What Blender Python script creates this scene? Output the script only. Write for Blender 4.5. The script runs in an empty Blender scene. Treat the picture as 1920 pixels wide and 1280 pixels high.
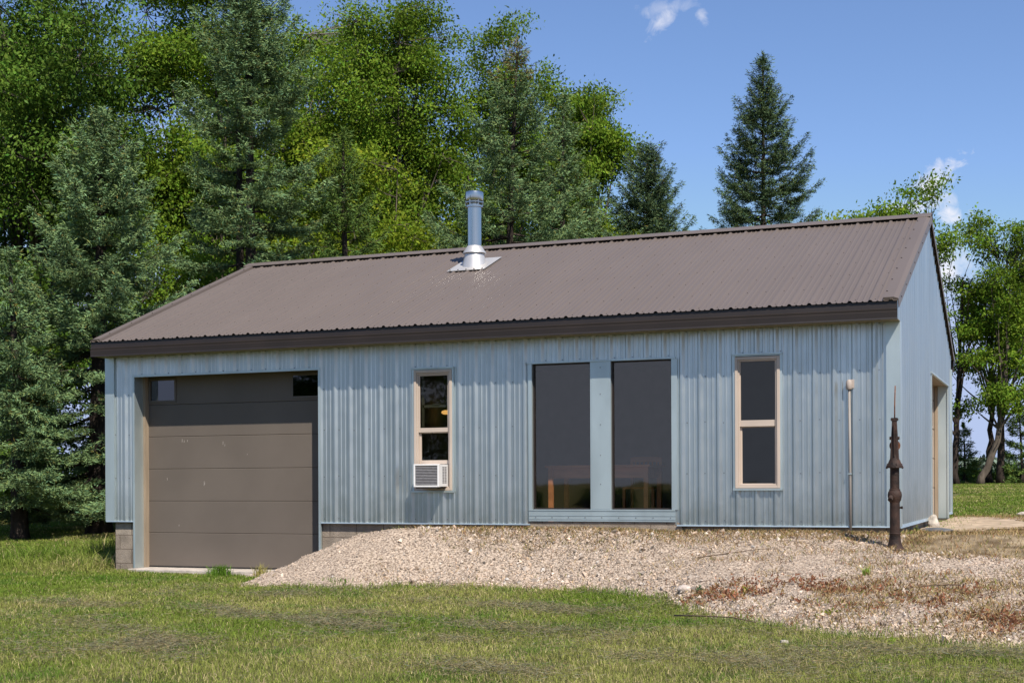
import bpy, math, random
import numpy as np
from mathutils import Vector, Matrix

# ------------------------------------------------------------------ camera, sky, sun, exposure
scene = bpy.context.scene
COL = scene.collection
YAW, ROLL = 0.3827, 0.0046
CAM = np.array([1.811, -16.381, 0.5157])
R_ = np.array([math.cos(YAW), math.sin(YAW), 0.0])
F_ = np.array([-math.sin(YAW), math.cos(YAW), 0.0])
cd = bpy.data.cameras.new('camera')
cd.sensor_width = 36.0
cd.lens = 36.0 * 2590.27 / 1920.0
cd.shift_y = (905.586 - 640.0) / 1920.0
cd.clip_start = 0.1
cd.clip_end = 4000.0
cam = bpy.data.objects.new('camera', cd)
COL.objects.link(cam)
cr, sr = math.cos(ROLL), math.sin(ROLL)
rc = Vector((R_[0] * cr, R_[1] * cr, -sr))
uc = Vector((R_[0] * sr, R_[1] * sr, cr))
fc = Vector(F_)
cam.matrix_world = Matrix(((rc.x, uc.x, -fc.x, CAM[0]), (rc.y, uc.y, -fc.y, CAM[1]),
                           (rc.z, uc.z, -fc.z, CAM[2]), (0, 0, 0, 1)))
scene.camera = cam

SUN = Vector((0.288, -0.313, 0.52)).normalized()
EL = math.asin(SUN.z)
ROT = math.atan2(SUN.x, SUN.y)
sl = bpy.data.lights.new('sun', 'SUN')
sl.energy = 4.9
sl.angle = math.radians(0.5)
sl.color = (1.0, 0.94, 0.85)
so = bpy.data.objects.new('sun', sl)
COL.objects.link(so)
so.rotation_euler = (-SUN).to_track_quat('-Z', 'Y').to_euler()

vs = scene.view_settings
vs.view_transform = 'Standard'
vs.look = 'None'
vs.exposure = 0.45
vs.gamma = 1.0
vs.use_curve_mapping = False
try:
    scene.cycles.max_bounces = 6
    scene.cycles.diffuse_bounces = 2
    scene.cycles.glossy_bounces = 3
    scene.cycles.transparent_max_bounces = 12
    scene.cycles.caustics_reflective = False
    scene.cycles.caustics_refractive = False
    scene.cycles.use_denoising = True
except Exception:
    pass

world = bpy.data.worlds.new('World')
scene.world = world
world.use_nodes = True
wn, wl = world.node_tree.nodes, world.node_tree.links
wn.clear()
w_out = wn.new('ShaderNodeOutputWorld')
w_bg = wn.new('ShaderNodeBackground')
w_bg.inputs['Strength'].default_value = 0.09
sky = wn.new('ShaderNodeTexSky')
sky.sky_type = 'NISHITA'
sky.sun_disc = False
sky.sun_elevation = EL
sky.sun_rotation = ROT
sky.altitude = 200.0
sky.air_density = 1.0
sky.dust_density = 0.0
sky.ozone_density = 3.0
w_tc = wn.new('ShaderNodeTexCoord')


def wmath(op, a, b=None, c=None, clamp=False):
    n = wn.new('ShaderNodeMath')
    n.operation = op
    n.use_clamp = clamp
    for i, v in enumerate((a, b, c)):
        if v is None:
            continue
        if hasattr(v, 'links'):
            wl.new(v, n.inputs[i])
        else:
            n.inputs[i].default_value = v
    return n.outputs[0]


def wdot(vec):
    n = wn.new('ShaderNodeVectorMath')
    n.operation = 'DOT_PRODUCT'
    wl.new(w_tc.outputs['Generated'], n.inputs[0])
    n.inputs[1].default_value = vec
    return n.outputs['Value']


def cloud_mask(azr, up, rx, ry, rot, dens, seed, scale):
    """a small cloud in the sky at a direction: azr to the right of straight ahead, up above the horizon (tangents)"""
    c = Vector(F_ + R_ * azr + np.array([0, 0, up])).normalized()
    u = Vector((0, 0, 1)).cross(c).normalized() * -1
    v = c.cross(u).normalized() * -1
    if v.z < 0:
        v = -v
    uu = u * math.cos(rot) + v * math.sin(rot)
    vv = v * math.cos(rot) - u * math.sin(rot)
    dc = wdot(c)
    a = wmath('DIVIDE', wdot(uu), dc)
    b = wmath('DIVIDE', wdot(vv), dc)
    cmb = wn.new('ShaderNodeCombineXYZ')
    wl.new(a, cmb.inputs[0])
    wl.new(b, cmb.inputs[1])
    cmb.inputs[2].default_value = seed
    nz = wn.new('ShaderNodeTexNoise')
    nz.inputs['Scale'].default_value = scale
    nz.inputs['Detail'].default_value = 7.0
    nz.inputs['Roughness'].default_value = 0.62
    nz.inputs['Distortion'].default_value = 0.6
    wl.new(cmb.outputs[0], nz.inputs['Vector'])
    ea = wmath('MULTIPLY', a, 1.0 / rx)
    eb = wmath('MULTIPLY', b, 1.0 / ry)
    rr = wmath('SQRT', wmath('ADD', wmath('MULTIPLY', ea, ea), wmath('MULTIPLY', eb, eb)))
    fall = wmath('SUBTRACT', 1.0, rr)
    m = wmath('ADD', fall, wmath('MULTIPLY', wmath('SUBTRACT', nz.outputs[0], 0.5), 3.2))
    m = wmath('MULTIPLY', m, dens, clamp=True)
    front = wmath('GREATER_THAN', dc, 0.1)
    lim = wmath('LESS_THAN', rr, 1.8)
    return wmath('MULTIPLY', wmath('MULTIPLY', m, front), lim)


CL = [
    ((1762 - 960) / 2590, (902 - 345) / 2590, 0.024, 0.011, 0.75, 1.0, 1.3, 60),
    ((1725 - 960) / 2590, (902 - 385) / 2590, 0.030, 0.008, 0.15, 0.8, 4.1, 60),
    ((1790 - 960) / 2590, (902 - 402) / 2590, 0.010, 0.007, -0.3, 0.8, 7.7, 80),
    ((1780 - 960) / 2590, (902 - 500) / 2590, 0.018, 0.020, 0.3, 0.75, 9.2, 50),
    ((1240 - 960) / 2590, (904 - 42) / 2590, 0.014, 0.0065, 0.75, 0.55, 2.9, 80),
    ((1255 - 960) / 2590, (904 - 14) / 2590, 0.022, 0.006, 0.1, 0.28, 5.5, 80),
    ((1317 - 960) / 2590, (904 - 30) / 2590, 0.009, 0.004, -0.9, 0.35, 6.6, 90),
    ((400 - 960) / 2590, (907 - 230) / 2590, 0.05, 0.04, 0.3, 0.35, 3.6, 40),
]
tot = None
for c_ in CL:
    m_ = cloud_mask(*c_)
    tot = m_ if tot is None else wmath('MAXIMUM', tot, m_)
w_mix = wn.new('ShaderNodeMix')
w_mix.data_type = 'RGBA'
wl.new(tot, w_mix.inputs[0])
w_cap = wn.new('ShaderNodeVectorMath')
w_cap.operation = 'MINIMUM'
wl.new(sky.outputs[0], w_cap.inputs[0])
w_cap.inputs[1].default_value = (3.8, 4.45, 5.7)
w_gain = wn.new('ShaderNodeVectorMath')
w_gain.operation = 'MULTIPLY'
wl.new(w_cap.outputs[0], w_gain.inputs[0])
w_gain.inputs[1].default_value = (1.02, 1.06, 1.22)
wl.new(w_gain.outputs[0], w_mix.inputs[6])
w_mix.inputs[7].default_value = (7.6, 7.6, 8.2, 1)
wl.new(w_mix.outputs[2], w_bg.inputs['Color'])
wl.new(w_bg.outputs[0], w_out.inputs['Surface'])

# ------------------------------------------------------------------ helpers


def M(name, col, rough=0.6, metal=0.0, var=0.12, vscale=4.0, bump=0.0, bscale=30.0, tint=False,
      spec=0.5, stretch=(1, 1, 1), trans=0.0, col2=None, detail=4.0, ramp=(0.35, 0.65)):
    m = bpy.data.materials.new(name)
    m.use_nodes = True
    n, l = m.node_tree.nodes, m.node_tree.links
    n.clear()
    out = n.new('ShaderNodeOutputMaterial')
    p = n.new('ShaderNodeBsdfPrincipled')
    p.inputs['Roughness'].default_value = rough
    p.inputs['Metallic'].default_value = metal
    p.inputs['Specular IOR Level'].default_value = spec
    tc = n.new('ShaderNodeTexCoord')
    mp = n.new('ShaderNodeMapping')
    mp.inputs['Scale'].default_value = stretch
    l.new(tc.outputs['Object'], mp.inputs['Vector'])
    nz = n.new('ShaderNodeTexNoise')
    nz.inputs['Scale'].default_value = vscale
    nz.inputs['Detail'].default_value = detail
    l.new(mp.outputs[0], nz.inputs['Vector'])
    rp = n.new('ShaderNodeValToRGB')
    rp.color_ramp.elements[0].position = ramp[0]
    rp.color_ramp.elements[1].position = ramp[1]
    c1 = tuple(x * (1 - var) for x in col)
    c2 = col2 if col2 else tuple(min(1, x * (1 + var)) for x in col)
    rp.color_ramp.elements[0].color = (*c1, 1)
    rp.color_ramp.elements[1].color = (*c2, 1)
    l.new(nz.outputs[0], rp.inputs[0])
    colout = rp.outputs[0]
    if tint:
        at = n.new('ShaderNodeAttribute')
        at.attribute_name = 'tint'
        mx = n.new('ShaderNodeMix')
        mx.data_type = 'RGBA'
        mx.blend_type = 'MULTIPLY'
        mx.inputs[0].default_value = 1.0
        l.new(colout, mx.inputs[6])
        l.new(at.outputs['Color'], mx.inputs[7])
        colout = mx.outputs[2]
    l.new(colout, p.inputs['Base Color'])
    if bump > 0:
        bz = n.new('ShaderNodeTexNoise')
        bz.inputs['Scale'].default_value = bscale
        bz.inputs['Detail'].default_value = 5.0
        l.new(mp.outputs[0], bz.inputs['Vector'])
        b = n.new('ShaderNodeBump')
        b.inputs['Strength'].default_value = bump
        b.inputs['Distance'].default_value = 0.02
        l.new(bz.outputs[0], b.inputs['Height'])
        l.new(b.outputs[0], p.inputs['Normal'])
    if trans > 0:
        t = n.new('ShaderNodeBsdfTranslucent')
        l.new(colout, t.inputs['Color'])
        ms = n.new('ShaderNodeMixShader')
        ms.inputs[0].default_value = trans
        l.new(p.outputs[0], ms.inputs[1])
        l.new(t.outputs[0], ms.inputs[2])
        l.new(ms.outputs[0], out.inputs['Surface'])
    else:
        l.new(p.outputs[0], out.inputs['Surface'])
    m['p'] = p.name
    return m


def mesh_np(name, V, faces, mats, parent=None, tint=None, mi=None, smooth=False, origin=None):
    """faces: list of int arrays (n,k); verts in world space"""
    V = np.asarray(V, dtype=np.float32)
    if parent is not None:
        r = parent
        while r.parent is not None:
            r = r.parent
        V = V - np.array(r.location, dtype=np.float32)
    elif origin is not None:
        V = V - np.array(origin, dtype=np.float32)
    me = bpy.data.meshes.new(name)
    me.vertices.add(len(V))
    me.vertices.foreach_set('co', V.ravel())
    faces = [np.asarray(f, dtype=np.int32) for f in faces if len(f)]
    loops = np.concatenate([f.ravel() for f in faces])
    tot_ = np.concatenate([np.full(len(f), f.shape[1], dtype=np.int32) for f in faces])
    st = np.concatenate([[0], np.cumsum(tot_)[:-1]]).astype(np.int32)
    me.loops.add(len(loops))
    me.loops.foreach_set('vertex_index', loops)
    me.polygons.add(len(tot_))
    me.polygons.foreach_set('loop_start', st)
    if not isinstance(mats, (list, tuple)):
        mats = [mats]
    for m in mats:
        me.materials.append(m)
    if mi is not None:
        me.polygons.foreach_set('material_index', np.asarray(mi, dtype=np.int32))
    me.polygons.foreach_set('use_smooth', np.full(len(tot_), smooth, dtype=bool))
    if tint is not None:
        a = me.attributes.new('tint', 'FLOAT_COLOR', 'POINT')
        t4 = np.ones((len(V), 4), dtype=np.float32)
        t4[:, :3] = tint
        a.data.foreach_set('color', t4.ravel())
    me.update(calc_edges=True)
    me.validate()
    o = bpy.data.objects.new(name, me)
    COL.objects.link(o)
    if parent is not None:
        o.parent = parent
    elif origin is not None:
        o.location = origin
    return o


class MB:
    def __init__(s):
        s.v, s.f, s.m = [], [], []

    def add(s, vs_, fs_, mi=0):
        o = len(s.v)
        s.v += [tuple(map(float, q)) for q in vs_]
        for f in fs_:
            s.f.append(tuple(i + o for i in f))
            s.m.append(mi)

    def box(s, x0, x1, y0, y1, z0, z1, mi=0, bev=0.0):
        if x0 > x1:
            x0, x1 = x1, x0
        if y0 > y1:
            y0, y1 = y1, y0
        if z0 > z1:
            z0, z1 = z1, z0
        vs_ = [(x0, y0, z0), (x1, y0, z0), (x1, y1, z0), (x0, y1, z0), (x0, y0, z1), (x1, y0, z1), (x1, y1, z1), (x0, y1, z1)]
        s.add(vs_, [(0, 3, 2, 1), (4, 5, 6, 7), (0, 1, 5, 4), (1, 2, 6, 5), (2, 3, 7, 6), (3, 0, 4, 7)], mi)

    def prism(s, poly, axis, a0, a1, mi=0):
        """poly: 2D points; axis 'x' -> points are (y,z); 'y' -> (x,z); 'z' -> (x,y)"""
        def P(q, a):
            return {'x': (a, q[0], q[1]), 'y': (q[0], a, q[1]), 'z': (q[0], q[1], a)}[axis]
        n = len(poly)
        vs_ = [P(q, a0) for q in poly] + [P(q, a1) for q in poly]
        fs_ = [tuple(range(n))[::-1], tuple(range(n, 2 * n))]
        fs_ += [(i, (i + 1) % n, n + (i + 1) % n, n + i) for i in range(n)]
        s.add(vs_, fs_, mi)

    def lathe(s, prof, c=(0, 0, 0), n=24, mi=0, caps=True):
        vs_, fs_ = [], []
        for r, z in prof:
            for k in range(n):
                a = 2 * math.pi * k / n
                vs_.append((c[0] + r * math.cos(a), c[1] + r * math.sin(a), c[2] + z))
        for i in range(len(prof) - 1):
            for k in range(n):
                k2 = (k + 1) % n
                fs_.append((i * n + k, i * n + k2, (i + 1) * n + k2, (i + 1) * n + k))
        if caps:
            fs_.append(tuple(range(n))[::-1])
            fs_.append(tuple((len(prof) - 1) * n + k for k in range(n)))
        s.add(vs_, fs_, mi)

    def tube(s, pts, rads, n=8, mi=0, caps=True):
        pts = [np.array(p, float) for p in pts]
        if not hasattr(rads, '__len__'):
            rads = [rads] * len(pts)
        vs_, fs_ = [], []
        ref = np.array([0.31, 0.87, 0.39])
        for i, p in enumerate(pts):
            d = pts[min(i + 1, len(pts) - 1)] - pts[max(i - 1, 0)]
            d = d / (np.linalg.norm(d) + 1e-9)
            a = np.cross(d, ref)
            if np.linalg.norm(a) < 0.1:
                a = np.cross(d, np.array([1.0, 0, 0]))
            a /= np.linalg.norm(a)
            b = np.cross(d, a)
            for k in range(n):
                t = 2 * math.pi * k / n
                vs_.append(p + rads[i] * (a * math.cos(t) + b * math.sin(t)))
        for i in range(len(pts) - 1):
            for k in range(n):
                k2 = (k + 1) % n
                fs_.append((i * n + k, i * n + k2, (i + 1) * n + k2, (i + 1) * n + k))
        if caps:
            fs_.append(tuple(range(n))[::-1])
            fs_.append(tuple((len(pts) - 1) * n + k for k in range(n)))
        s.add(vs_, fs_, mi)

    def build(s, name, mats, parent=None, smooth=False, bevel=0.0, origin=None, autosmooth=False):
        V = np.array(s.v, dtype=np.float32)
        r = parent
        if parent is not None:
            while r.parent is not None:
                r = r.parent
            V = V - np.array(r.location, dtype=np.float32)
        elif origin is not None:
            V = V - np.array(origin, dtype=np.float32)
        me = bpy.data.meshes.new(name)
        me.from_pydata(V.tolist(), [], s.f)
        if not isinstance(mats, (list, tuple)):
            mats = [mats]
        for m in mats:
            me.materials.append(m)
        me.polygons.foreach_set('material_index', s.m)
        me.polygons.foreach_set('use_smooth', [smooth] * len(s.f))
        me.update()
        o = bpy.data.objects.new(name, me)
        COL.objects.link(o)
        if parent is not None:
            o.parent = parent
        elif origin is not None:
            o.location = origin
        if bevel > 0:
            bm_ = o.modifiers.new('bevel', 'BEVEL')
            bm_.width = bevel
            bm_.segments = 2
            bm_.limit_method = 'ANGLE'
            bm_.angle_limit = math.radians(40)
        if smooth and autosmooth:
            try:
                me.set_sharp_from_angle(angle=math.radians(42))
            except Exception:
                pass
        return o


def thing(name, loc, label, cat, group=None):
    o = bpy.data.objects.new(name, None)
    o.empty_display_size = 0.2
    COL.objects.link(o)
    o.location = loc
    return tag(o, label, cat, group)


def tag(o, label=None, cat=None, group=None, kind=None):
    if label:
        o['label'] = label
    if cat:
        o['category'] = cat
    if group:
        o['group'] = group
    if kind:
        o['kind'] = kind
    return o


def sstep(a, b, x):
    t = np.clip((x - a) / (b - a), 0, 1)
    return t * t * (3 - 2 * t)


_rs = np.random.RandomState(7)
_NT = _rs.rand(256, 256)


def vnoise(x, y, s=1.0, oct_=3, seed=0):
    x = np.asarray(x, float) * s + 17.3 * seed
    y = np.asarray(y, float) * s + 9.1 * seed
    r = 0.0
    a = 1.0
    tot_ = 0.0
    for _ in range(oct_):
        xi = np.floor(x).astype(int)
        yi = np.floor(y).astype(int)
        fx = x - xi
        fy = y - yi
        fx = fx * fx * (3 - 2 * fx)
        fy = fy * fy * (3 - 2 * fy)
        g = lambda i, j: _NT[i % 256, j % 256]
        n_ = (g(xi, yi) * (1 - fx) + g(xi + 1, yi) * fx) * (1 - fy) + (g(xi, yi + 1) * (1 - fx) + g(xi + 1, yi + 1) * fx) * fy
        r = r + a * n_
        tot_ += a
        a *= 0.5
        x = x * 2.03 + 5.7
        y = y * 2.03 + 3.1
    return r / tot_


# ------------------------------------------------------------------ terrain
TX = np.array([-12, -8.6, -8.2, -7.5, -6.4, -5.4, -4.0, -2.9, -2.1, -1.68, -0.89, -0.1, 0.62, 1.5, 4, 10, 40])
TY = np.array([0.3, 0.3, 0.5, 2.1, 2.1, 1.45, 1.3, 1.65, 2.35, 3.3, 4.05, 4.85, 5.1, 5.35, 6.0, 7.0, 9.0])
SX0, SX1, SY1 = -11.08, 0.0, 7.62


def toe(X):
    return np.interp(X, TX, TY)


def lawn_z(X, Y):
    return -0.73 + 0.05 * (vnoise(X, Y, 0.35, 2, 3) - 0.5)


def terrain(X, Y):
    X = np.asarray(X, float)
    Y = np.asarray(Y, float)
    zl = lawn_z(X, Y)
    t = zl + (-0.10 - zl) * sstep(-8.5, -6.2, X)
    t = np.where(X > -6, -0.09 - 0.02 * sstep(-1, 2, X), t)
    u = np.clip(-Y / toe(X), 0, 1)
    wl_ = sstep(-3.5, -1.5, X)
    s_left = 1 - sstep(0.10, 1.0, u)
    s_right = 1 - u ** 0.95 * (1 - 0.25 * u * (1 - u))
    S = s_left * (1 - wl_) + s_right * wl_
    front = zl + (t - zl) * S
    rl = zl + 0.05 * np.clip(Y, 0, 14) + 0.01 * np.clip(Y - 14, 0, 40)
    rr = -0.12 + 0.0135 * np.clip(Y - 6, 0, 54) + 0.006 * np.clip(Y - 60, 0, 300)
    w = sstep(-9, -0.5, X)
    back = rl * (1 - w) + rr * w
    k = sstep(0.0, 2.0, Y)
    edge = t
    z = np.where(Y <= 0, front, edge * (1 - k) + back * k)
    far = np.hypot(X, Y)
    return z + 0.03 * (vnoise(X, Y, 1.3, 3, 1) - 0.5) * (far < 80)


def tz(x, y):
    return float(terrain(np.array([x]), np.array([y]))[0])


def gravel_mask(X, Y):
    """> 0 inside the gravel"""
    n1 = vnoise(X, Y, 1.1, 3, 5) - 0.5
    n2 = vnoise(X, Y, 6.0, 2, 6) - 0.5
    d = np.minimum(toe(X) + Y, X + 8.55 + 0.35 * Y)     # metres inside the toe
    d = d + 0.55 * n1 + 0.25 * n2
    # rear edge, right of the building
    d = np.where(X > 0.1, np.minimum(d, -1.1 - 0.12 * X - Y + 0.9 * n1), d)
    d = np.where((X <= 0.1), np.minimum(d, -0.02 - Y + 0.0 * n1), d)
    return d


def dry_mask(X, Y):
    """dry straw grass along the foundation and the worn ground by the pump and the side door"""
    n1 = vnoise(X, Y, 1.6, 3, 8) - 0.5
    wall = (0.55 + Y) + 0.5 * n1 + 0.25 * sstep(-6, -4, X) - 1.0 * (X < -6.1)
    wall = np.where(X > 0, -1, np.where(Y > 0, -1, wall))
    side = np.minimum(np.minimum(Y + 1.6 + 0.1 * X, 8.2 - Y), X + 0.05) + 0.9 * n1
    side = np.where(X < 0, -1, np.minimum(side, 7 - X + 2 * n1))
    return np.maximum(wall, side)


def axis(lo, hi, step, far_lo, far_hi, n):
    core = np.arange(lo, hi + 1e-6, step)
    g1 = lo - step * (np.power(np.abs(far_lo - lo) / step, np.linspace(0, 1, n + 1)[1:]))
    g2 = hi + step * (np.power(np.abs(far_hi - hi) / step, np.linspace(0, 1, n + 1)[1:]))
    return np.concatenate([g1[::-1], core, g2])


def grid_mesh(xs, ys, zf, keep=None):
    X, Y = np.meshgrid(xs, ys, indexing='ij')
    Z = zf(X, Y)
    nx, ny = len(xs), len(ys)
    idx = np.arange(nx * ny).reshape(nx, ny)
    q = np.stack([idx[:-1, :-1], idx[1:, :-1], idx[1:, 1:], idx[:-1, 1:]], -1).reshape(-1, 4)
    V = np.stack([X, Y, Z], -1).reshape(-1, 3)
    if keep is not None:
        cx_ = V[q].mean(1)
        q = q[keep(cx_[:, 0], cx_[:, 1])]
        used = np.unique(q)
        mp_ = np.full(nx * ny, -1)
        mp_[used] = np.arange(len(used))
        V = V[used]
        q = mp_[q]
    return V, q


# ground material: soil and thatch under the blades near, mown green further off, a bare field beyond the trees
def ground_material():
    m = M('lawn_ground', (0.10, 0.11, 0.03), rough=0.95, var=0.35, vscale=1.2, bump=0.8, bscale=60, spec=0.1,
          col2=(0.17, 0.16, 0.06), detail=8)
    n, l = m.node_tree.nodes, m.node_tree.links
    p = n[m['p']]
    old = p.inputs['Base Color'].links[0].from_socket
    tc = n.new('ShaderNodeTexCoord')
    sep = n.new('ShaderNodeSeparateXYZ')
    l.new(tc.outputs['Object'], sep.inputs[0])
    mr = n.new('ShaderNodeMapRange')
    mr.inputs[1].default_value = 62
    mr.inputs[2].default_value = 70
    l.new(sep.outputs[1], mr.inputs[0])
    mx = n.new('ShaderNodeMix')
    mx.data_type = 'RGBA'
    l.new(mr.outputs[0], mx.inputs[0])
    l.new(old, mx.inputs[6])
    mx.inputs[7].default_value = (0.36, 0.27, 0.17, 1)
    nz = n.new('ShaderNodeTexNoise')
    nz.inputs['Scale'].default_value = 0.5
    l.new(tc.outputs['Object'], nz.inputs[0])
    l.new(mx.outputs[2], p.inputs['Base Color'])
    return m


xs = axis(-24, 10, 0.16, -900, 900, 40)
ys = axis(-13, 16, 0.16, -900, 1400, 44)
V, q = grid_mesh(xs, ys, lambda X, Y: terrain(X, Y) - 0.004)
ground = mesh_np('ground', V, [q], ground_material(), smooth=True)
tag(ground, kind='structure')

# gravel
MAT_GRAVEL = M('crushed_stone', (0.27, 0.20, 0.15), rough=0.95, var=0.45, vscale=38, bump=1.0, bscale=45, spec=0.15,
               col2=(0.50, 0.40, 0.31), detail=9, ramp=(0.36, 0.6))
gxs = np.arange(-9.6, 7.0, 0.06)
gys = np.arange(-8.5, 0.6, 0.06)


def gravel_z(X, Y):
    m_ = gravel_mask(X, Y)
    lump = (vnoise(X, Y, 4.0, 3, 11) - 0.5) * 0.10 + (vnoise(X, Y, 18.0, 2, 12) - 0.5) * 0.035
    return terrain(X, Y) + 0.008 + np.clip(m_ * 0.12, -0.02, 0.035) + lump * sstep(-0.1, 0.5, m_)


V, q = grid_mesh(gxs, gys, gravel_z, lambda X, Y: gravel_mask(X, Y) > -0.12)
gravel_bed = mesh_np('gravel_bed', V, [q], MAT_GRAVEL, smooth=True)
tag(gravel_bed, kind='structure')

# worn sandy ground by the side door
MAT_SAND = M('sandy_soil', (0.40, 0.31, 0.22), rough=0.95, var=0.3, vscale=6, bump=0.6, bscale=50, spec=0.1, detail=8)
MAT_DRYSOIL = M('dry_soil', (0.20, 0.14, 0.08), rough=0.95, var=0.4, vscale=3, bump=0.8, bscale=50, spec=0.1, detail=8,
                col2=(0.36, 0.28, 0.18))
V, q = grid_mesh(np.arange(0.02, 8, 0.1), np.arange(-3.0, 9.5, 0.1), lambda X, Y: terrain(X, Y) + 0.004,
                 lambda X, Y: (dry_mask(X, Y) > 0) & (X > 0.02))
tag(mesh_np('dirt_strip', V, [q], MAT_DRYSOIL, smooth=True), kind='structure')
V, q = grid_mesh(np.arange(0.02, 2.6, 0.06), np.arange(1.2, 8.2, 0.06), lambda X, Y: terrain(X, Y) + 0.02,
                 lambda X, Y: (1 - ((X - 0.25) / 1.25) ** 2 - ((Y - 4.6) / 3.0) ** 2 + 0.9 * (vnoise(X, Y, 2.2, 3, 15) - 0.5)) > 0)
tag(mesh_np('sand_patch', V, [q], MAT_SAND, smooth=True), kind='structure')

# ------------------------------------------------------------------ the shed
SHED = thing('metal_shed', (SX0, 0, 0), 'low blue-grey corrugated metal shed with a brown metal gable roof and garage door', 'shed')


def siding_material():
    m = bpy.data.materials.new('galvanized_siding')
    m.use_nodes = True
    n, l = m.node_tree.nodes, m.node_tree.links
    n.clear()
    out = n.new('ShaderNodeOutputMaterial')
    p = n.new('ShaderNodeBsdfPrincipled')
    p.inputs['Metallic'].default_value = 0.92
    l.new(p.outputs[0], out.inputs[0])
    tc = n.new('ShaderNodeTexCoord')
    mp = n.new('ShaderNodeMapping')
    mp.inputs['Scale'].default_value = (2.4, 2.4, 0.22)
    l.new(tc.outputs['Object'], mp.inputs[0])
    a = n.new('ShaderNodeTexNoise')
    a.inputs['Scale'].default_value = 1.8
    a.inputs['Detail'].default_value = 6
    l.new(mp.outputs[0], a.inputs[0])
    rp = n.new('ShaderNodeValToRGB')
    rp.color_ramp.elements[0].position = 0.3
    rp.color_ramp.elements[0].color = (0.51, 0.545, 0.54, 1)
    rp.color_ramp.elements[1].position = 0.7
    rp.color_ramp.elements[1].color = (0.62, 0.66, 0.655, 1)
    l.new(a.outputs[0], rp.inputs[0])
    # a fine spangle
    b = n.new('ShaderNodeTexNoise')
    b.inputs['Scale'].default_value = 5
    b.inputs['Detail'].default_value = 3
    l.new(tc.outputs['Object'], b.inputs[0])
    mr = n.new('ShaderNodeMapRange')
    mr.inputs[1].default_value = 0.3
    mr.inputs[2].default_value = 0.7
    mr.inputs[3].default_value = 0.33
    mr.inputs[4].default_value = 0.42
    l.new(b.outputs[0], mr.inputs[0])
    l.new(mr.outputs[0], p.inputs['Roughness'])
    mx = n.new('ShaderNodeMix')
    mx.data_type = 'RGBA'
    mx.blend_type = 'MULTIPLY'
    mx.inputs[0].default_value = 0.06
    l.new(rp.outputs[0], mx.inputs[6])
    rp2 = n.new('ShaderNodeValToRGB')
    rp2.color_ramp.elements[0].position = 0.35
    rp2.color_ramp.elements[0].color = (0.7, 0.72, 0.7, 1)
    rp2.color_ramp.elements[1].position = 0.6
    l.new(b.outputs[0], rp2.inputs[0])
    l.new(rp2.outputs[0], mx.inputs[7])
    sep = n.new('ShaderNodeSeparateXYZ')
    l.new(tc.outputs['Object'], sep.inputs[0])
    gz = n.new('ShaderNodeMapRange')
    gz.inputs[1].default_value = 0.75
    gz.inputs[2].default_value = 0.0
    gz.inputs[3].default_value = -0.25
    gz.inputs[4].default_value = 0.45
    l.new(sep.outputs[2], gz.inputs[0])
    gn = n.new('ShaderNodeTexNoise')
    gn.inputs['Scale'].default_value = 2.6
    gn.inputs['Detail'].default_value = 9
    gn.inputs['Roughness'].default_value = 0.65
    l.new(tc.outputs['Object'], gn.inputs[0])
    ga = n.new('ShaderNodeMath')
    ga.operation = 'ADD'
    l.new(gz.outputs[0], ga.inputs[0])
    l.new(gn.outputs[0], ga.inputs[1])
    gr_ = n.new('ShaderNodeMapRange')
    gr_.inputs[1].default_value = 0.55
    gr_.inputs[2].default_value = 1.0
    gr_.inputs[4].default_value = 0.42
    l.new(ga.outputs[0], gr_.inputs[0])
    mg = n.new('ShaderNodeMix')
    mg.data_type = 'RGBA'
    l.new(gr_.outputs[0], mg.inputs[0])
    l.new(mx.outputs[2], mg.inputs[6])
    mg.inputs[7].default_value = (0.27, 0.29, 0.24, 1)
    l.new(mg.outputs[2], p.inputs['Base Color'])
    # oil canning
    c = n.new('ShaderNodeTexNoise')
    c.inputs['Scale'].default_value = 1.0
    c.inputs['Detail'].default_value = 0.5
    mp2 = n.new('ShaderNodeMapping')
    mp2.inputs['Scale'].default_value = (9.0, 9.0, 0.45)
    l.new(tc.outputs['Object'], mp2.inputs[0])
    l.new(mp2.outputs[0], c.inputs[0])
    bp = n.new('ShaderNodeBump')
    bp.inputs['Strength'].default_value = 0.22
    bp.inputs['Distance'].default_value = 0.012
    l.new(c.outputs[0], bp.inputs['Height'])
    l.new(bp.outputs[0], p.inputs['Normal'])
    return m


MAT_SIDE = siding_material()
MAT_FLASH = M('galvanized_trim', (0.52, 0.59, 0.59), rough=0.42, metal=0.7, var=0.1, vscale=3, stretch=(1, 1, 0.3), bump=0.05, bscale=4)
MAT_REVEAL = M('grey_reveal', (0.30, 0.33, 0.36), rough=0.5, metal=0.5, var=0.12, vscale=3)
MAT_ROOF = M('brown_roof_paint', (0.132, 0.105, 0.089), rough=0.48, metal=0.0, var=0.035, vscale=1.1, bump=0.05, bscale=5, spec=0.5, stretch=(1.5, 0.5, 0.5))
MAT_BROWN = M('dark_brown_trim', (0.020, 0.0135, 0.011), rough=0.5, var=0.12, vscale=2, spec=0.5)
MAT_DOOR = M('door_brown', (0.130, 0.107, 0.088), rough=0.6, var=0.06, vscale=1.3, bump=0.12, bscale=160, spec=0.25)
MAT_STOP = M('door_stop_wood', (0.30, 0.23, 0.16), rough=0.6, var=0.15, vscale=4, stretch=(3, 3, 0.4))
MAT_TAN = M('tan_window_vinyl', (0.50, 0.41, 0.335), rough=0.45, var=0.05, vscale=2)
MAT_SCREW = M('screw_head', (0.16, 0.16, 0.17), rough=0.5, metal=0.3, var=0.1)
MAT_DARK = M('dark_gap', (0.02, 0.018, 0.016), rough=0.8)
MAT_WHITE = M('white_case', (0.72, 0.70, 0.68), rough=0.45, var=0.04)
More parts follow.
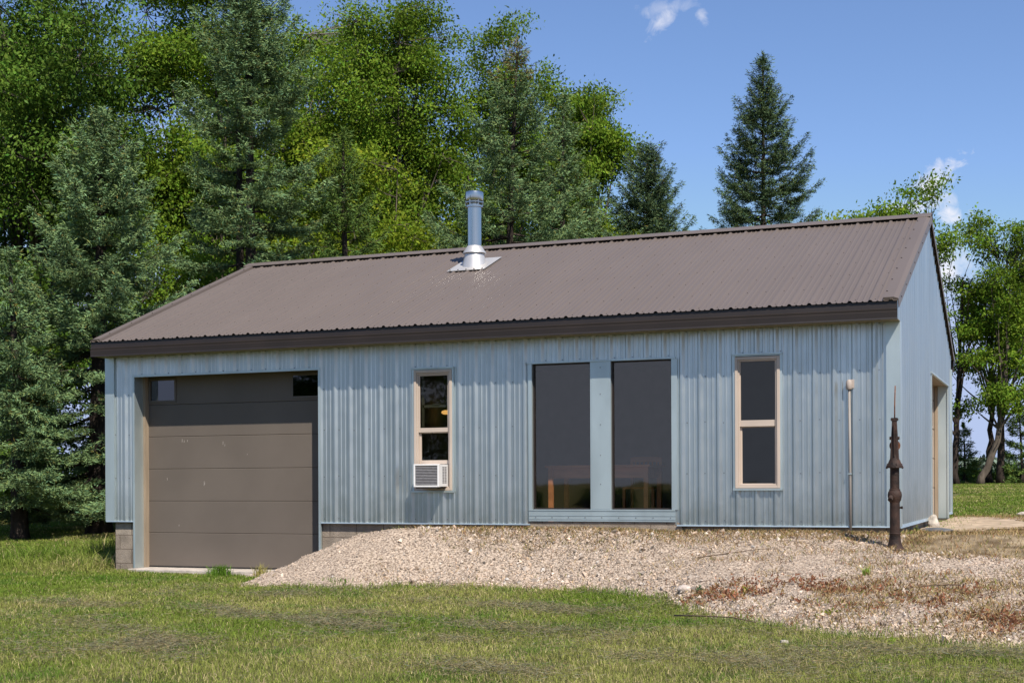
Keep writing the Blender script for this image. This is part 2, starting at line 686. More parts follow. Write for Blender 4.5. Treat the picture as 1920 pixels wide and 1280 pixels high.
MAT_GRILLE = M('grey_grille', (0.23, 0.22, 0.22), rough=0.5, var=0.1, vscale=20)


def block_material():
    m = M('concrete_block', (0.30, 0.25, 0.20), rough=0.9, var=0.22, vscale=5, bump=0.6, bscale=70, spec=0.2, detail=8)
    n, l = m.node_tree.nodes, m.node_tree.links
    p = n[m['p']]
    old = p.inputs['Base Color'].links[0].from_socket
    tc = n.new('ShaderNodeTexCoord')
    sep = n.new('ShaderNodeSeparateXYZ')
    l.new(tc.outputs['Object'], sep.inputs[0])
    add = n.new('ShaderNodeMath')
    add.operation = 'ADD'
    l.new(sep.outputs[0], add.inputs[0])
    l.new(sep.outputs[1], add.inputs[1])
    cmb = n.new('ShaderNodeCombineXYZ')
    l.new(add.outputs[0], cmb.inputs[0])
    l.new(sep.outputs[2], cmb.inputs[1])
    br = n.new('ShaderNodeTexBrick')
    br.inputs['Scale'].default_value = 1.0
    br.inputs['Brick Width'].default_value = 0.4064
    br.inputs['Row Height'].default_value = 0.2032
    br.inputs['Mortar Size'].default_value = 0.006
    br.inputs['Color1'].default_value = (1, 1, 1, 1)
    br.inputs['Color2'].default_value = (0.8, 0.78, 0.76, 1)
    br.inputs['Mortar'].default_value = (0.45, 0.42, 0.4, 1)
    l.new(cmb.outputs[0], br.inputs[0])
    mx = n.new('ShaderNodeMix')
    mx.data_type = 'RGBA'
    mx.blend_type = 'MULTIPLY'
    mx.inputs[0].default_value = 1
    l.new(old, mx.inputs[6])
    l.new(br.outputs[0], mx.inputs[7])
    l.new(mx.outputs[2], p.inputs['Base Color'])
    return m


MAT_BLOCK = block_material()


def glass_material(name, tintc, refl, rough=0.02, gl=(0.95, 0.92, 0.92)):
    m = bpy.data.materials.new(name)
    m.use_nodes = True
    n, l = m.node_tree.nodes, m.node_tree.links
    n.clear()
    out = n.new('ShaderNodeOutputMaterial')
    t = n.new('ShaderNodeBsdfTransparent')
    t.inputs[0].default_value = (*tintc, 1)
    g = n.new('ShaderNodeBsdfGlossy')
    g.inputs['Roughness'].default_value = rough
    g.inputs['Color'].default_value = (*gl, 1)
    # slight waviness of the pane
    tc = n.new('ShaderNodeTexCoord')
    nz = n.new('ShaderNodeTexNoise')
    nz.inputs['Scale'].default_value = 2.2
    nz.inputs['Detail'].default_value = 1
    l.new(tc.outputs['Object'], nz.inputs[0])
    bp = n.new('ShaderNodeBump')
    bp.inputs['Strength'].default_value = 0.05
    bp.inputs['Distance'].default_value = 0.02
    l.new(nz.outputs[0], bp.inputs['Height'])
    l.new(bp.outputs[0], g.inputs['Normal'])
    lw = n.new('ShaderNodeLayerWeight')
    pw_ = n.new('ShaderNodeMath')
    pw_.operation = 'POWER'
    pw_.inputs[1].default_value = 4.0
    l.new(lw.outputs['Facing'], pw_.inputs[0])
    ad = n.new('ShaderNodeMath')
    ad.operation = 'ADD'
    ad.use_clamp = True
    ad.inputs[1].default_value = refl + 0.035
    l.new(pw_.outputs[0], ad.inputs[0])
    ms = n.new('ShaderNodeMixShader')
    l.new(ad.outputs[0], ms.inputs[0])
    l.new(t.outputs[0], ms.inputs[1])
    l.new(g.outputs[0], ms.inputs[2])
    l.new(ms.outputs[0], out.inputs[0])
    return m


MAT_GLASS = glass_material('tinted_glass', (0.90, 0.87, 0.86), 0.035, gl=(0.92, 0.84, 0.70))
MAT_GLASS2 = glass_material('window_glass', (0.6, 0.6, 0.6), 0.02, gl=(0.92, 0.84, 0.70))

PITCH = 0.2286
SLOPE = 0.4029
EAVE = 0.313
RIDGE_Y = SY1 / 2
ZTOP = 2.40


def roof_z(y):
    return 2.565 + SLOPE * (y + EAVE) if y <= RIDGE_Y else 2.565 + SLOPE * (SY1 + EAVE - y)


RIBPAT = [(-0.037, 0.0), (-0.017, 0.031), (0.005, 0.031), (0.036, 0.0)]
ROOFPAT = [(-0.030, 0.0), (-0.011, 0.021), (0.011, 0.021), (0.030, 0.0)]


def ribs(u0, u1, phase, major=RIBPAT):
    """profile points (u, height) of a ribbed panel between u0 and u1"""
    pat = major + [
           (0.067, 0.0), (0.075, 0.008), (0.086, 0.008), (0.096, 0.0),
           (0.131, 0.0), (0.139, 0.008), (0.150, 0.008), (0.160, 0.0)]
    k0 = int(math.floor((u0 - phase) / PITCH)) - 1
    k1 = int(math.ceil((u1 - phase) / PITCH)) + 1
    pts = []
    for k in range(k0, k1 + 1):
        for du, h in pat:
            pts.append((phase + k * PITCH + du, h))
    us = [p_[0] for p_ in pts]
    hs = [p_[1] for p_ in pts]
    out = [(u0, float(np.interp(u0, us, hs)))] + [p_ for p_ in pts if u0 + 1e-4 < p_[0] < u1 - 1e-4] + [(u1, float(np.interp(u1, us, hs)))]
    return out


def sheet(mb, u0, u1, zb, zt, phase, fn, mi=0, brk=(), major=RIBPAT):
    pr = ribs(u0, u1, phase, major)
    for b in brk:
        if u0 < b < u1:
            us = [p_[0] for p_ in pr]
            pr.append((b, float(np.interp(b, us, [p_[1] for p_ in pr]))))
            pr.sort()
    vs_, fs_ = [], []
    for u, h in pr:
        vs_.append(fn(u, h, zb(u) if callable(zb) else zb))
        vs_.append(fn(u, h, zt(u) if callable(zt) else zt))
    for i in range(len(pr) - 1):
        fs_.append((2 * i, 2 * i + 2, 2 * i + 3, 2 * i + 1))
    mb.add(vs_, fs_, mi)


PHX = -0.257
front = lambda u, h, z: (u, -h, z)
gable = lambda u, h, z: (h * 0.42, u, z)
leftw = lambda u, h, z: (SX0 - h, u, z)
rearw = lambda u, h, z: (u, SY1 + h, z)

fw = MB()
GX0, GX1, GZ1 = -10.60, -7.585, 2.07
sheet(fw, SX0 + 0.01, GX0, 0.0, ZTOP, PHX, front)
sheet(fw, GX0, GX1, GZ1, ZTOP, PHX, front)
sheet(fw, GX1, -6.165, 0.0, ZTOP, PHX, front)
sheet(fw, -6.165, -5.595, 0.0, 0.415, PHX, front)
sheet(fw, -6.165, -5.595, 2.02, ZTOP, PHX, front)
sheet(fw, -5.595, -4.53, 0.0, ZTOP, PHX, front)
sheet(fw, -4.53, -2.64, 2.035, ZTOP, PHX, front)
sheet(fw, -2.64, -1.895, 0.0, ZTOP, PHX, front)
sheet(fw, -1.895, -1.335, 0.0, 0.435, PHX, front)
sheet(fw, -1.895, -1.335, 2.035, ZTOP, PHX, front)
sheet(fw, -1.335, -0.01, 0.0, ZTOP, PHX, front)


def screw(mb, x, y, z, n=(0, -1, 0), r=0.0065, t=0.006, mi=1):
    """hex head"""
    n = np.array(n, float)
    a = np.cross(n, [0.3, 0.5, 0.81])
    a /= np.linalg.norm(a)
    b = np.cross(n, a)
    p0 = np.array([x, y, z])
    vs_ = [p0 + r * (a * math.cos(k * math.pi / 3) + b * math.sin(k * math.pi / 3)) for k in range(6)]
    vs_ += [v_ + n * t for v_ in vs_]
    mb.add(vs_, [(6, 7, 8, 9, 10, 11)] + [(k, (k + 1) % 6, 6 + (k + 1) % 6, 6 + k) for k in range(6)], mi)


rng = random.Random(3)
for k in range(0, 48):
    xr_ = PHX - k * PITCH + 0.055
    for zrow in (0.05, 0.62, 1.24, 1.80, 2.345):
        x = xr_ + rng.uniform(-0.005, 0.005)
        z = zrow + rng.uniform(-0.008, 0.008)
        if GX0 - 0.04 < x < GX1 + 0.04 and z < 2.1:
            continue
        if -6.22 < x < -5.55 and 0.36 < z < 2.06:
            continue
        if -4.58 < x < -2.58 and z < 2.08:
            continue
        if -1.95 < x < -1.29 and 0.38 < z < 2.08:
            continue
        screw(fw, x, 0, z, (0, -1, 0))
    for lo, hi, zz in ((GX0, GX1, 2.10), (-6.165, -5.595, 2.05), (-4.53, -2.64, 2.065), (-1.895, -1.335, 2.065)):
        if lo < xr_ < hi:
            screw(fw, xr_, 0, zz, (0, -1, 0))
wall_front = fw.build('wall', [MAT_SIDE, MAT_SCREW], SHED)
wall_front['label'] = 'long front wall of ribbed galvanized siding with windows'

gw = MB()
DY0, DY1, DZ1 = 4.01, 6.97, 2.05
gt = lambda u: roof_z(u) - 0.03
sheet(gw, 0.01, DY0, 0.0, gt, 0.07, gable, brk=(RIDGE_Y,))
sheet(gw, DY0, DY1, DZ1, gt, 0.07, gable)
sheet(gw, DY1, SY1 - 0.01, 0.0, gt, 0.07, gable)
for k in range(34):
    y = 0.07 + 0.055 + k * PITCH
    for z in (0.05, 0.62, 1.24, 1.8, 2.4):
        if y > SY1 - 0.05 or (DY0 - 0.04 < y < DY1 + 0.04 and z < 2.1):
            continue
        screw(gw, 0, y, z, (1, 0, 0))
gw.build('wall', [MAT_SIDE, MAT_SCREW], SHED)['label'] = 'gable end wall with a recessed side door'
lw_ = MB()
sheet(lw_, 0.01, SY1 - 0.01, 0.0, gt, 0.07, leftw, brk=(RIDGE_Y,))
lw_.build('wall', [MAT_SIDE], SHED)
rw_ = MB()
sheet(rw_, SX0 + 0.01, -0.01, 0.0, ZTOP, PHX, rearw)
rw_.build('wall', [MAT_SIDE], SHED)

# corner trims, base trims
for (x, y, sx, sy) in ((0, 0, 1, -1), (SX0, 0, -1, -1), (0, SY1, 1, 1), (SX0, SY1, -1, 1)):
    t = MB()
    e = 0.032
    w = 0.125
    t.box(x - sx * w, x + sx * e, y, y + sy * e, -0.005, 2.36)
    t.box(x, x + sx * e, y - sy * w, y - sy * 0.0005, -0.005, 2.36)
    t.build('corner_trim', MAT_FLASH, SHED)
for x0, x1 in ((SX0 - 0.02, GX0), (GX1 + 0.002, -4.53), (-2.61, 0.02)):
    t = MB()
    t.prism([(0.0, 0.002), (-0.034, 0.001), (-0.037, -0.014), (-0.030, -0.014), (0.0, -0.01)], 'x', x0, x1)
    t.build('base_trim', MAT_FLASH, SHED)
t = MB()
t.prism([(0.0, 0.012), (0.026, 0.012), (0.036, -0.022), (0.0, -0.01)], 'y', -0.03, DY0)
t.build('base_trim', MAT_FLASH, SHED)
t = MB()
t.prism([(0.0, 0.012), (0.026, 0.012), (0.036, -0.022), (0.0, -0.01)], 'y', DY1, SY1 + 0.03)
t.build('base_trim', MAT_FLASH, SHED)

# foundation
f = MB()
f.box(-10.985, -10.62, 0.03, 0.23, -0.95, -0.012)
f.box(-7.57, -0.03, 0.03, 0.23, -0.95, -0.012)
f.box(-4.6, -2.55, -0.005, 0.0295, -0.5, 0.03)
f.box(-0.23, -0.03, 0.232, DY0, -0.6, -0.012)
f.box(-0.23, -0.03, DY1, SY1 - 0.03, -0.6, -0.012)
f.box(-10.985, -10.79, 0.232, SY1 - 0.03, -0.95, -0.012)
f.box(-10.788, -0.235, SY1 - 0.23, SY1 - 0.03, -0.95, -0.012)
f.build('foundation', MAT_BLOCK, SHED)

# roof
RX0, RX1 = SX0 - 0.045, 0.05
nrm = np.array([0, -SLOPE, 1.0])
nrm /= np.linalg.norm(nrm)


def roof_front(u, h, y):
    return (u, y + nrm[1] * h, roof_z(y) + nrm[2] * h)


def roof_back(u, h, y):
    return (u, y - nrm[1] * h, roof_z(y) + nrm[2] * h)


PHR = -7.346
roof = MB()
sheet(roof, RX0, RX1 - 0.012, -EAVE - 0.035, RIDGE_Y, PHR, roof_front, major=ROOFPAT)
rng = random.Random(5)
for k in range(-34, 34):
    x = PHR + k * PITCH + 0.05
    if not RX0 + 0.05 < x < RX1 - 0.16:
        continue
    for j in range(8):
        y = -EAVE + 0.05 + j * 0.575 + rng.uniform(-0.012, 0.012)
        if y > RIDGE_Y - 0.2:
            continue
        p_ = roof_front(x + rng.uniform(-0.008, 0.008), 0, y)
        screw(roof, *p_, n=nrm, r=0.0052, t=0.005)
roof.build('roof', [MAT_ROOF, MAT_BROWN], SHED)
roofb = MB()
sheet(roofb, RX0, RX1 - 0.012, RIDGE_Y, SY1 + EAVE + 0.03, PHR, roof_back, major=ROOFPAT)
roofb.build('roof', [MAT_ROOF, MAT_BROWN], SHED)
rcap = MB()
zc = roof_z(RIDGE_Y) + 0.055
for s_ in (-1, 1):
    y1 = RIDGE_Y + s_ * 0.17
    z1 = zc - 0.17 * SLOPE
    pts = [(RIDGE_Y, zc), (y1, z1), (y1 + s_ * 0.004, z1 - 0.012), (y1, z1 - 0.008), (RIDGE_Y, zc - 0.008)]
    rcap.prism(pts, 'x', RX0 - 0.012, RX1 + 0.006)
rcap.build('ridge_cap', MAT_ROOF, SHED)
# rake trims: a plate on the roof edge and a drop down the gable
for (xa, sx) in ((RX1, 1), (RX0, -1)):
    for half in (0, 1):
        rk = MB()
        if half == 0:
            ya, yb, fnr = -EAVE - 0.02, RIDGE_Y - 0.03, roof_front
        else:
            ya, yb, fnr = RIDGE_Y + 0.03, SY1 + EAVE + 0.02, roof_back
        x_in, x_out = xa - sx * 0.17, xa
        prof = [(x_in, 0.004), (x_in + sx * 0.004, 0.038), (x_out - sx * 0.05, 0.040), (x_out, 0.020), (x_out + sx * 0.004, -0.085), (x_out - sx * 0.004, -0.085), (x_out - sx * 0.008, 0.0)]
        n_ = len(prof)
        vs_ = [fnr(u, h, ya) for u, h in prof] + [fnr(u, h, yb) for u, h in prof]
        fs_ = [(i, (i + 1) % n_, n_ + (i + 1) % n_, n_ + i) for i in range(n_)] + [tuple(range(n_)), tuple(range(n_, 2 * n_))]
        rk.add(vs_, fs_)
        k = 0
        while ya + 0.25 + k * 0.5 < yb:
            y = ya + 0.25 + k * 0.5
            screw(rk, *fnr(x_in + sx * 0.018, 0.039, y), n=nrm if half == 0 else nrm * np.array([1, -1, 1]), r=0.01, t=0.006, mi=1)
            screw(rk, *fnr(x_out + sx * 0.002, -0.03, y), n=(sx, 0, 0), r=0.009, t=0.006, mi=1)
            k += 1
        rk.build('rake_trim', [MAT_ROOF, MAT_BROWN], SHED)
for ys_, yo in ((-EAVE, -1), (SY1 + EAVE, 1)):
    fa = MB()
    prof = [(0, 2.553), (0.012, 2.553), (0.016, 2.470), (0.026, 2.462), (0.022, 2.436), (0.030, 2.428), (0.026, 2.362), (0.030, 2.345), (0.0, 2.345)]
    fa.prism([(ys_ + yo * a, z) for a, z in prof], 'x', RX0 + 0.004, RX1 - 0.014)
    fa.build('fascia', MAT_BROWN, SHED)
    sf = MB()
    ya, yb = (ys_ + 0.001, -0.021) if yo < 0 else (SY1 + 0.021, ys_ - 0.001)
    sf.box(RX0 + 0.008, RX1 - 0.018, ya, yb, 2.350, 2.358)
    sf.build('soffit', M('olive_soffit', (0.20, 0.18, 0.12), rough=0.6, var=0.1), SHED)
# gable boards under the rake overhang
for xa in (0.024, SX0 - 0.024):
    gb = MB()
    gb.prism([(y, roof_z(y) - 0.012) for y in (0.0, RIDGE_Y, SY1)] + [(y, roof_z(y) - 0.085) for y in (SY1, RIDGE_Y, 0.0)], 'x', xa - 0.003, xa + 0.003 if xa > 0 else xa + 0.004)
    gb.build('gable_trim', MAT_BROWN, SHED)

# ---- garage door
DR = 0.25
gd = MB()
zp = [-0.655, -0.173, 0.282, 0.744, 1.208, 1.669, 2.13]
for i in range(6):
    z0, z1 = zp[i] + 0.0015, zp[i + 1] - 0.0015
    gd.prism([(DR + 0.04, z0), (DR + 0.005, z0), (DR, z0 + 0.005), (DR, z1 - 0.005), (DR + 0.005, z1), (DR + 0.04, z1)], 'x', -10.57, -7.60)
gd.box(-10.57, -7.60, DR + 0.018, DR + 0.03, -0.655, 2.13, 1)
for x_, z_, h_ in ((-9.99, 1.125, 0.05), (-9.955, 1.12, 0.035), (-9.90, 1.13, 0.03), (-9.30, 1.08, 0.05), (-9.27, 1.06, 0.03), (-10.25, 0.58, 0.04), (-9.62, 0.50, 0.07), (-9.61, 0.515, 0.03), (-10.05, -0.08, 0.03), (-8.9, 0.93, 0.02)):
    gd.prism([(x_, z_), (x_ + 0.007, z_ + 0.004), (x_ + 0.010, z_ + h_), (x_ + 0.004, z_ + h_ * 0.9)], 'y', DR - 0.0008, DR + 0.001, 2)
gdo = gd.build('garage_door', [MAT_DOOR, MAT_DARK, M('scuff_mark', (0.36, 0.32, 0.28), rough=0.8)], SHED)
for x0, x1 in ((-10.55, -10.08), (-8.172, -7.70)):
    wf = MB()
    z0, z1 = 1.705, 2.046
    b = 0.028
    wf.box(x0, x0 + b, DR - 0.014, DR - 0.001, z0, z1)
    wf.box(x1 - b, x1, DR - 0.014, DR - 0.001, z0, z1)
    wf.box(x0 + b, x1 - b, DR - 0.0135, DR - 0.001, z0, z0 + b)
    wf.box(x0 + b, x1 - b, DR - 0.0135, DR - 0.001, z1 - b, z1)
    wf.build('window_frame', MAT_DOOR, gdo)
    pn = MB()
    pn.box(x0 + b, x1 - b, DR - 0.006, DR - 0.003, z0 + b, z1 - b)
    pn.build('pane', glass_material('door_glass', (0.05, 0.05, 0.05), 0.07), gdo)
ws = MB()
ws.box(-10.57, -7.60, DR - 0.006, DR + 0.03, -0.668, -0.650)
ws.build('weather_strip', MAT_DARK, gdo)
# jambs and header of the recess
jm = MB()
jm.box(GX0 - 0.026, GX0 + 0.004, -0.036, -0.0005, -0.672, GZ1 - 0.0125)                       # left face trim
jm.box(GX0 - 0.008, GX0 + 0.004, 0.0, 0.20, -0.672, GZ1 + 0.01)
jm.box(GX1 - 0.004, GX1 + 0.026, -0.036, -0.0005, -0.672, GZ1 - 0.0125)
jm.box(GX1 - 0.004, GX1 + 0.008, 0.0, 0.20, -0.672, GZ1 + 0.01)
jm.box(GX0 - 0.03, GX1 + 0.03, -0.036, -0.0285, GZ1 - 0.012, GZ1 + 0.02)
jm.box(GX0 + 0.031, GX1 - 0.031, -0.0284, 0.0, GZ1 - 0.011, GZ1 - 0.004)
jm.build('door_jamb', MAT_FLASH, SHED)
jw = MB()
jw.box(GX0 + 0.0045, GX0 + 0.040, 0.165, DR - 0.001, -0.668, GZ1)
jw.build('door_stop', MAT_STOP, SHED)
jw = MB()
jw.box(GX1 - 0.040, GX1 - 0.0045, 0.165, DR - 0.001, -0.668, GZ1)
jw.build('door_stop', MAT_STOP, SHED)
hd = MB()
hd.box(GX0, GX1, 0.004, DR + 0.06, GZ1 + 0.012, GZ1 + 0.05)
hd.build('door_header', MAT_BROWN, SHED)
sl_ = MB()
sl_.box(GX0 + 0.01, GX1 - 0.01, -0.22, 0.6, -0.80, -0.672)
sl_.build('door_sill', M('concrete_sill', (0.46, 0.40, 0.34), rough=0.9, var=0.2, vscale=6, bump=0.4, bscale=60), SHED, bevel=0.01)


# ---- windows
def frame_box(mb, x0, x1, z0, z1, b, y0, y1, mi=0, bt=None, bb=None):
    bt = b if bt is None else bt
    bb = b if bb is None else bb
    mb.box(x0, x0 + b, y0, y1, z0, z1, mi)
    mb.box(x1 - b, x1, y0, y1, z0, z1, mi)
    mb.box(x0 + b, x1 - b, y0 + 0.0005, y1, z1 - bt, z1, mi)
    mb.box(x0 + b, x1 - b, y0 + 0.0005, y1, z0, z0 + bb, mi)


def window(x0, x1, z0, z1, fl, sashes, rail, label):
    w = MB()
    frame_box(w, x0, x1, z0, z1, 0.035, -0.045, 0.06)
    frame_box(w, x0 + 0.0355, x1 - 0.0355, z0 + 0.0355, z1 - 0.0355, 0.018, -0.030, 0.06)
    wo = w.build('window', MAT_TAN, SHED, bevel=0.003)
    wo['label'] = label
    flm = MB()
    fx0, fx1, fz0, fz1 = fl
    frame_box(flm, fx0, fx1, fz0, fz1, 0.027, -0.033, -0.002)
    flm.box(fx0 - 0.005, fx1 + 0.005, -0.050, -0.0335, fz1 - 0.014, fz1 + 0.004)
    flm.box(fx0 - 0.005, fx1 + 0.005, -0.055, -0.0335, fz0 - 0.004, fz0 + 0.018)
    flm.build('flashing', MAT_FLASH, wo)
    for (sx0, sx1, sz0, sz1, b, bb, yy) in sashes:
        s_ = MB()
        frame_box(s_, sx0, sx1, sz0, sz1, b, yy, yy + 0.03, bb=bb)
        s_.build('sash', MAT_TAN, wo, bevel=0.002)
        pn_ = MB()
        pn_.box(sx0 + b, sx1 - b, yy + 0.012, yy + 0.016, sz0 + bb, sz1 - b)
        pn_.build('pane', MAT_GLASS2, wo)
    return wo


w1 = window(-6.151, -5.605, 0.426, 2.0, (-6.182, -5.583, 0.405, 2.031),
            [(-6.097, -5.659, 1.187, 1.946, 0.02, 0.058, -0.012), (-6.097, -5.659, 0.772, 1.20, 0.026, 0.05, 0.018)], 1.2,
            'tall tan window with an air conditioner in its lower part')
t = MB()
t.box(-6.08, -5.675, 0.075, 0.095, 1.515, 1.55)
t.box(-5.93, -5.83, 0.07, 0.074, 1.55, 1.562)
t.box(-6.09, -6.06, 0.075, 0.095, 1.20, 1.95)
t.build('inner_rail', M('greenish_rail', (0.25, 0.25, 0.16), rough=0.5), w1)
w2 = window(-1.886, -1.348, 0.443, 2.011, (-1.909, -1.323, 0.422, 2.046),
            [(-1.838, -1.396, 1.180, 1.972, 0.016, 0.075, -0.012), (-1.838, -1.396, 0.478, 1.195, 0.026, 0.022, 0.018)], 1.2,
            'tall tan double-hung window right of the picture window')

# ---- picture window
pw = MB()
pw.box(-3.718, -3.449, -0.022, 0.05, 0.185, 2.024)
pw.box(-3.70, -3.467, -0.0245, -0.0225, 0.19, 2.0)
pw.box(-4.545, -2.63, -0.023, 0.05, 0.035, 0.184)
pw.box(-4.545, -2.63, -0.030, -0.0235, 0.168, 0.186)
pw.box(-4.545, -2.63, -0.028, -0.0235, 0.105, 0.111)
pw.box(-4.545, -2.63, -0.0275, -0.0235, 0.06, 0.064)
pw.box(-4.545, -4.497, -0.026, 0.05, 0.1845, 2.024)
pw.box(-2.674, -2.60, -0.026, 0.05, 0.1845, 2.024)
pw.box(-4.56, -2.62, -0.034, 0.05, 2.0245, 2.046)
for zz in (0.5, 0.86, 1.24, 1.62, 1.95):
    screw(pw, -3.583, -0.0245, zz, (0, -1, 0), mi=1)
for k in range(9):
    screw(pw, -4.45 + k * 0.22, -0.0235, 0.085, (0, -1, 0), mi=1)
pwo = pw.build('picture_window', [MAT_FLASH, MAT_SCREW], SHED)
for x0, x1 in ((-4.496, -3.7185), (-3.4485, -2.6745)):
    pf = MB()
    frame_box(pf, x0, x1, 0.1865, 2.024, 0.016, 0.02, 0.075)
    pf.build('pane_frame', MAT_BROWN, pwo)
    pn = MB()
    pn.box(x0 + 0.016, x1 - 0.016, 0.045, 0.05, 0.2025, 2.008)
    pn.build('pane', MAT_GLASS, pwo)

# ---- side door in the gable
sd = MB()
DRX = 0.20
zz = [-0.06, 0.41, 0.88, 1.35, 1.82, 2.29]
for i in range(5):
    z0, z1 = zz[i] + 0.004, zz[i + 1] - 0.004
    sd.prism([(-DRX - 0.04, z0), (-DRX - 0.008, z0), (-DRX, z0 + 0.008), (-DRX, z1 - 0.008), (-DRX - 0.008, z1), (-DRX - 0.04, z1)], 'y', DY0 + 0.03, DY1 - 0.03)
sdo = sd.build('side_door', [M('tan_door', (0.42, 0.33, 0.25), rough=0.5, var=0.08)], SHED)
pn = MB()
pn.box(-DRX + 0.002, -DRX + 0.006, DY0 + 0.3, DY1 - 0.35, 1.40, 1.78)
pn.build('pane', glass_material('door_glass_side', (0.05, 0.05, 0.05), 0.05), sdo)
sj = MB()
sj.box(-0.14, 0.0, DY0 + 0.002, DY0 + 0.012, -0.08, DZ1)
sj.box(-0.14, 0.0, DY1 - 0.012, DY1 - 0.002, -0.08, DZ1)
sj.box(0.0005, 0.026, DY0 - 0.004, DY0 + 0.03, -0.08, DZ1)
sj.box(0.0005, 0.026, DY1 - 0.03, DY1 + 0.004, -0.08, DZ1)
sj.box(0.0005, 0.034, DY0 - 0.03, DY1 + 0.03, DZ1 - 0.006, DZ1 + 0.02)
sj.build('side_door_jamb', MAT_FLASH, SHED)
sj = MB()
sj.box(-DRX + 0.008, -0.1405, DY1 - 0.05, DY1 - 0.003, -0.08, DZ1)
sj.box(-DRX + 0.008, -0.1405, DY0 + 0.003, DY0 + 0.05, -0.08, DZ1)
sj.box(-DRX - 0.05, 0.0, DY0, DY1, DZ1 + 0.001, DZ1 + 0.03)
sj.build('side_door_stop', MAT_STOP, SHED)

# ---- interior
MAT_IN = M('inner_wall_paint', (0.30, 0.29, 0.28), rough=0.9, var=0.1)
MAT_FLOOR = M('concrete_floor', (0.22, 0.21, 0.20), rough=0.6, var=0.2, vscale=3)
it = MB()
it.box(-6.95, -6.9, 0.12, SY1 - 0.25, -0.1, 2.395)
it.box(-6.9, -0.24, 5.2, 5.25, 0.0, 2.395)
it.build('inner_wall', MAT_IN, SHED)
it = MB()
it.box(-6.9, -0.24, 0.235, SY1 - 0.235, -0.12, -0.005)
it.box(-10.78, -6.955, 0.3, SY1 - 0.235, -0.78, -0.68)
it.build('floor', MAT_FLOOR, SHED)
it = MB()
it.box(-10.9, -0.05, 0.06, SY1 - 0.05, 2.40, 2.43)
it.build('ceiling', MAT_IN, SHED)

# ---- chimney
MAT_STEEL = M('stainless_steel', (0.55, 0.54, 0.52), rough=0.22, metal=1.0, var=0.06, vscale=3, stretch=(6, 6, 0.2))
MAT_ALU = M('bare_aluminium', (0.64, 0.61, 0.575), rough=0.42, metal=0.55, var=0.05)
CX, CY = -6.47, 2.72
ch = MB()
ch.lathe([(0.106, 3.9), (0.106, 4.66), (0.128, 4.665), (0.128, 4.69), (0.106, 4.695)], (CX, CY, 0), 32)
ch.box(CX + 0.01, CX + 0.016, CY - 0.1095, CY - 0.10, 4.1, 4.65)
cho = ch.build('chimney', MAT_STEEL, SHED, smooth=True, autosmooth=True)
t = MB()
t.lathe([(0.085, 4.66), (0.085, 4.76), (0.132, 4.762), (0.140, 4.79), (0.140, 4.872), (0.136, 4.892), (0.122, 4.900), (0.01, 4.903)], (CX, CY, 0), 32)
t.lathe([(0.13, 4.725), (0.142, 4.73), (0.142, 4.742), (0.13, 4.745)], (CX, CY, 0), 32)
for k in range(6):
    a = k * math.pi / 3 + 0.4
    c_, s_ = math.cos(a), math.sin(a)
    t.tube([(CX + 0.125 * c_, CY + 0.125 * s_, 4.685), (CX + 0.13 * c_, CY + 0.13 * s_, 4.77)], 0.008, 6)
t.build('chimney_cap', MAT_STEEL, cho, smooth=True, autosmooth=True)
t = MB()
t.lathe([(0.108, 4.085), (0.112, 4.08), (0.176, 3.985), (0.178, 3.972), (0.165, 3.972), (0.106, 4.06)], (CX, CY, 0), 32)
t.build('storm_collar', MAT_ALU, cho, smooth=True, autosmooth=True)
t = MB()
t.lathe([(0.142, 3.99), (0.145, 3.98), (0.190, 3.76), (0.205, 3.66)], (CX, CY, 0), 32, caps=False)
t.box(CX - 0.004, CX + 0.002, CY - 0.205, CY - 0.14, 3.7, 3.74)
t.build('flashing_cone', MAT_ALU, cho, smooth=True, autosmooth=True)
t = MB()
for dx, w_ in ((0, 0.30),):
    pts = []
    for yy in (CY - 0.34, CY + 0.36):
        pts.append(yy)
    vs_ = [roof_front(CX - w_, 0.024, pts[0]), roof_front(CX + w_, 0.024, pts[0]), roof_front(CX + w_, 0.024, pts[1]), roof_front(CX - w_, 0.024, pts[1]),
           roof_front(CX - w_, 0.030, pts[0]), roof_front(CX + w_, 0.030, pts[0]), roof_front(CX + w_, 0.030, pts[1]), roof_front(CX - w_, 0.030, pts[1])]
    t.add(vs_, [(0, 3, 2, 1), (4, 5, 6, 7), (0, 1, 5, 4), (1, 2, 6, 5), (2, 3, 7, 6), (3, 0, 4, 7)])
for k in range(5):
    screw(t, *roof_front(CX - 0.26 + k * 0.13, 0.03, CY - 0.31), n=nrm, r=0.012, t=0.008)
t.build('flashing_plate', [MAT_ALU, MAT_BROWN], cho)

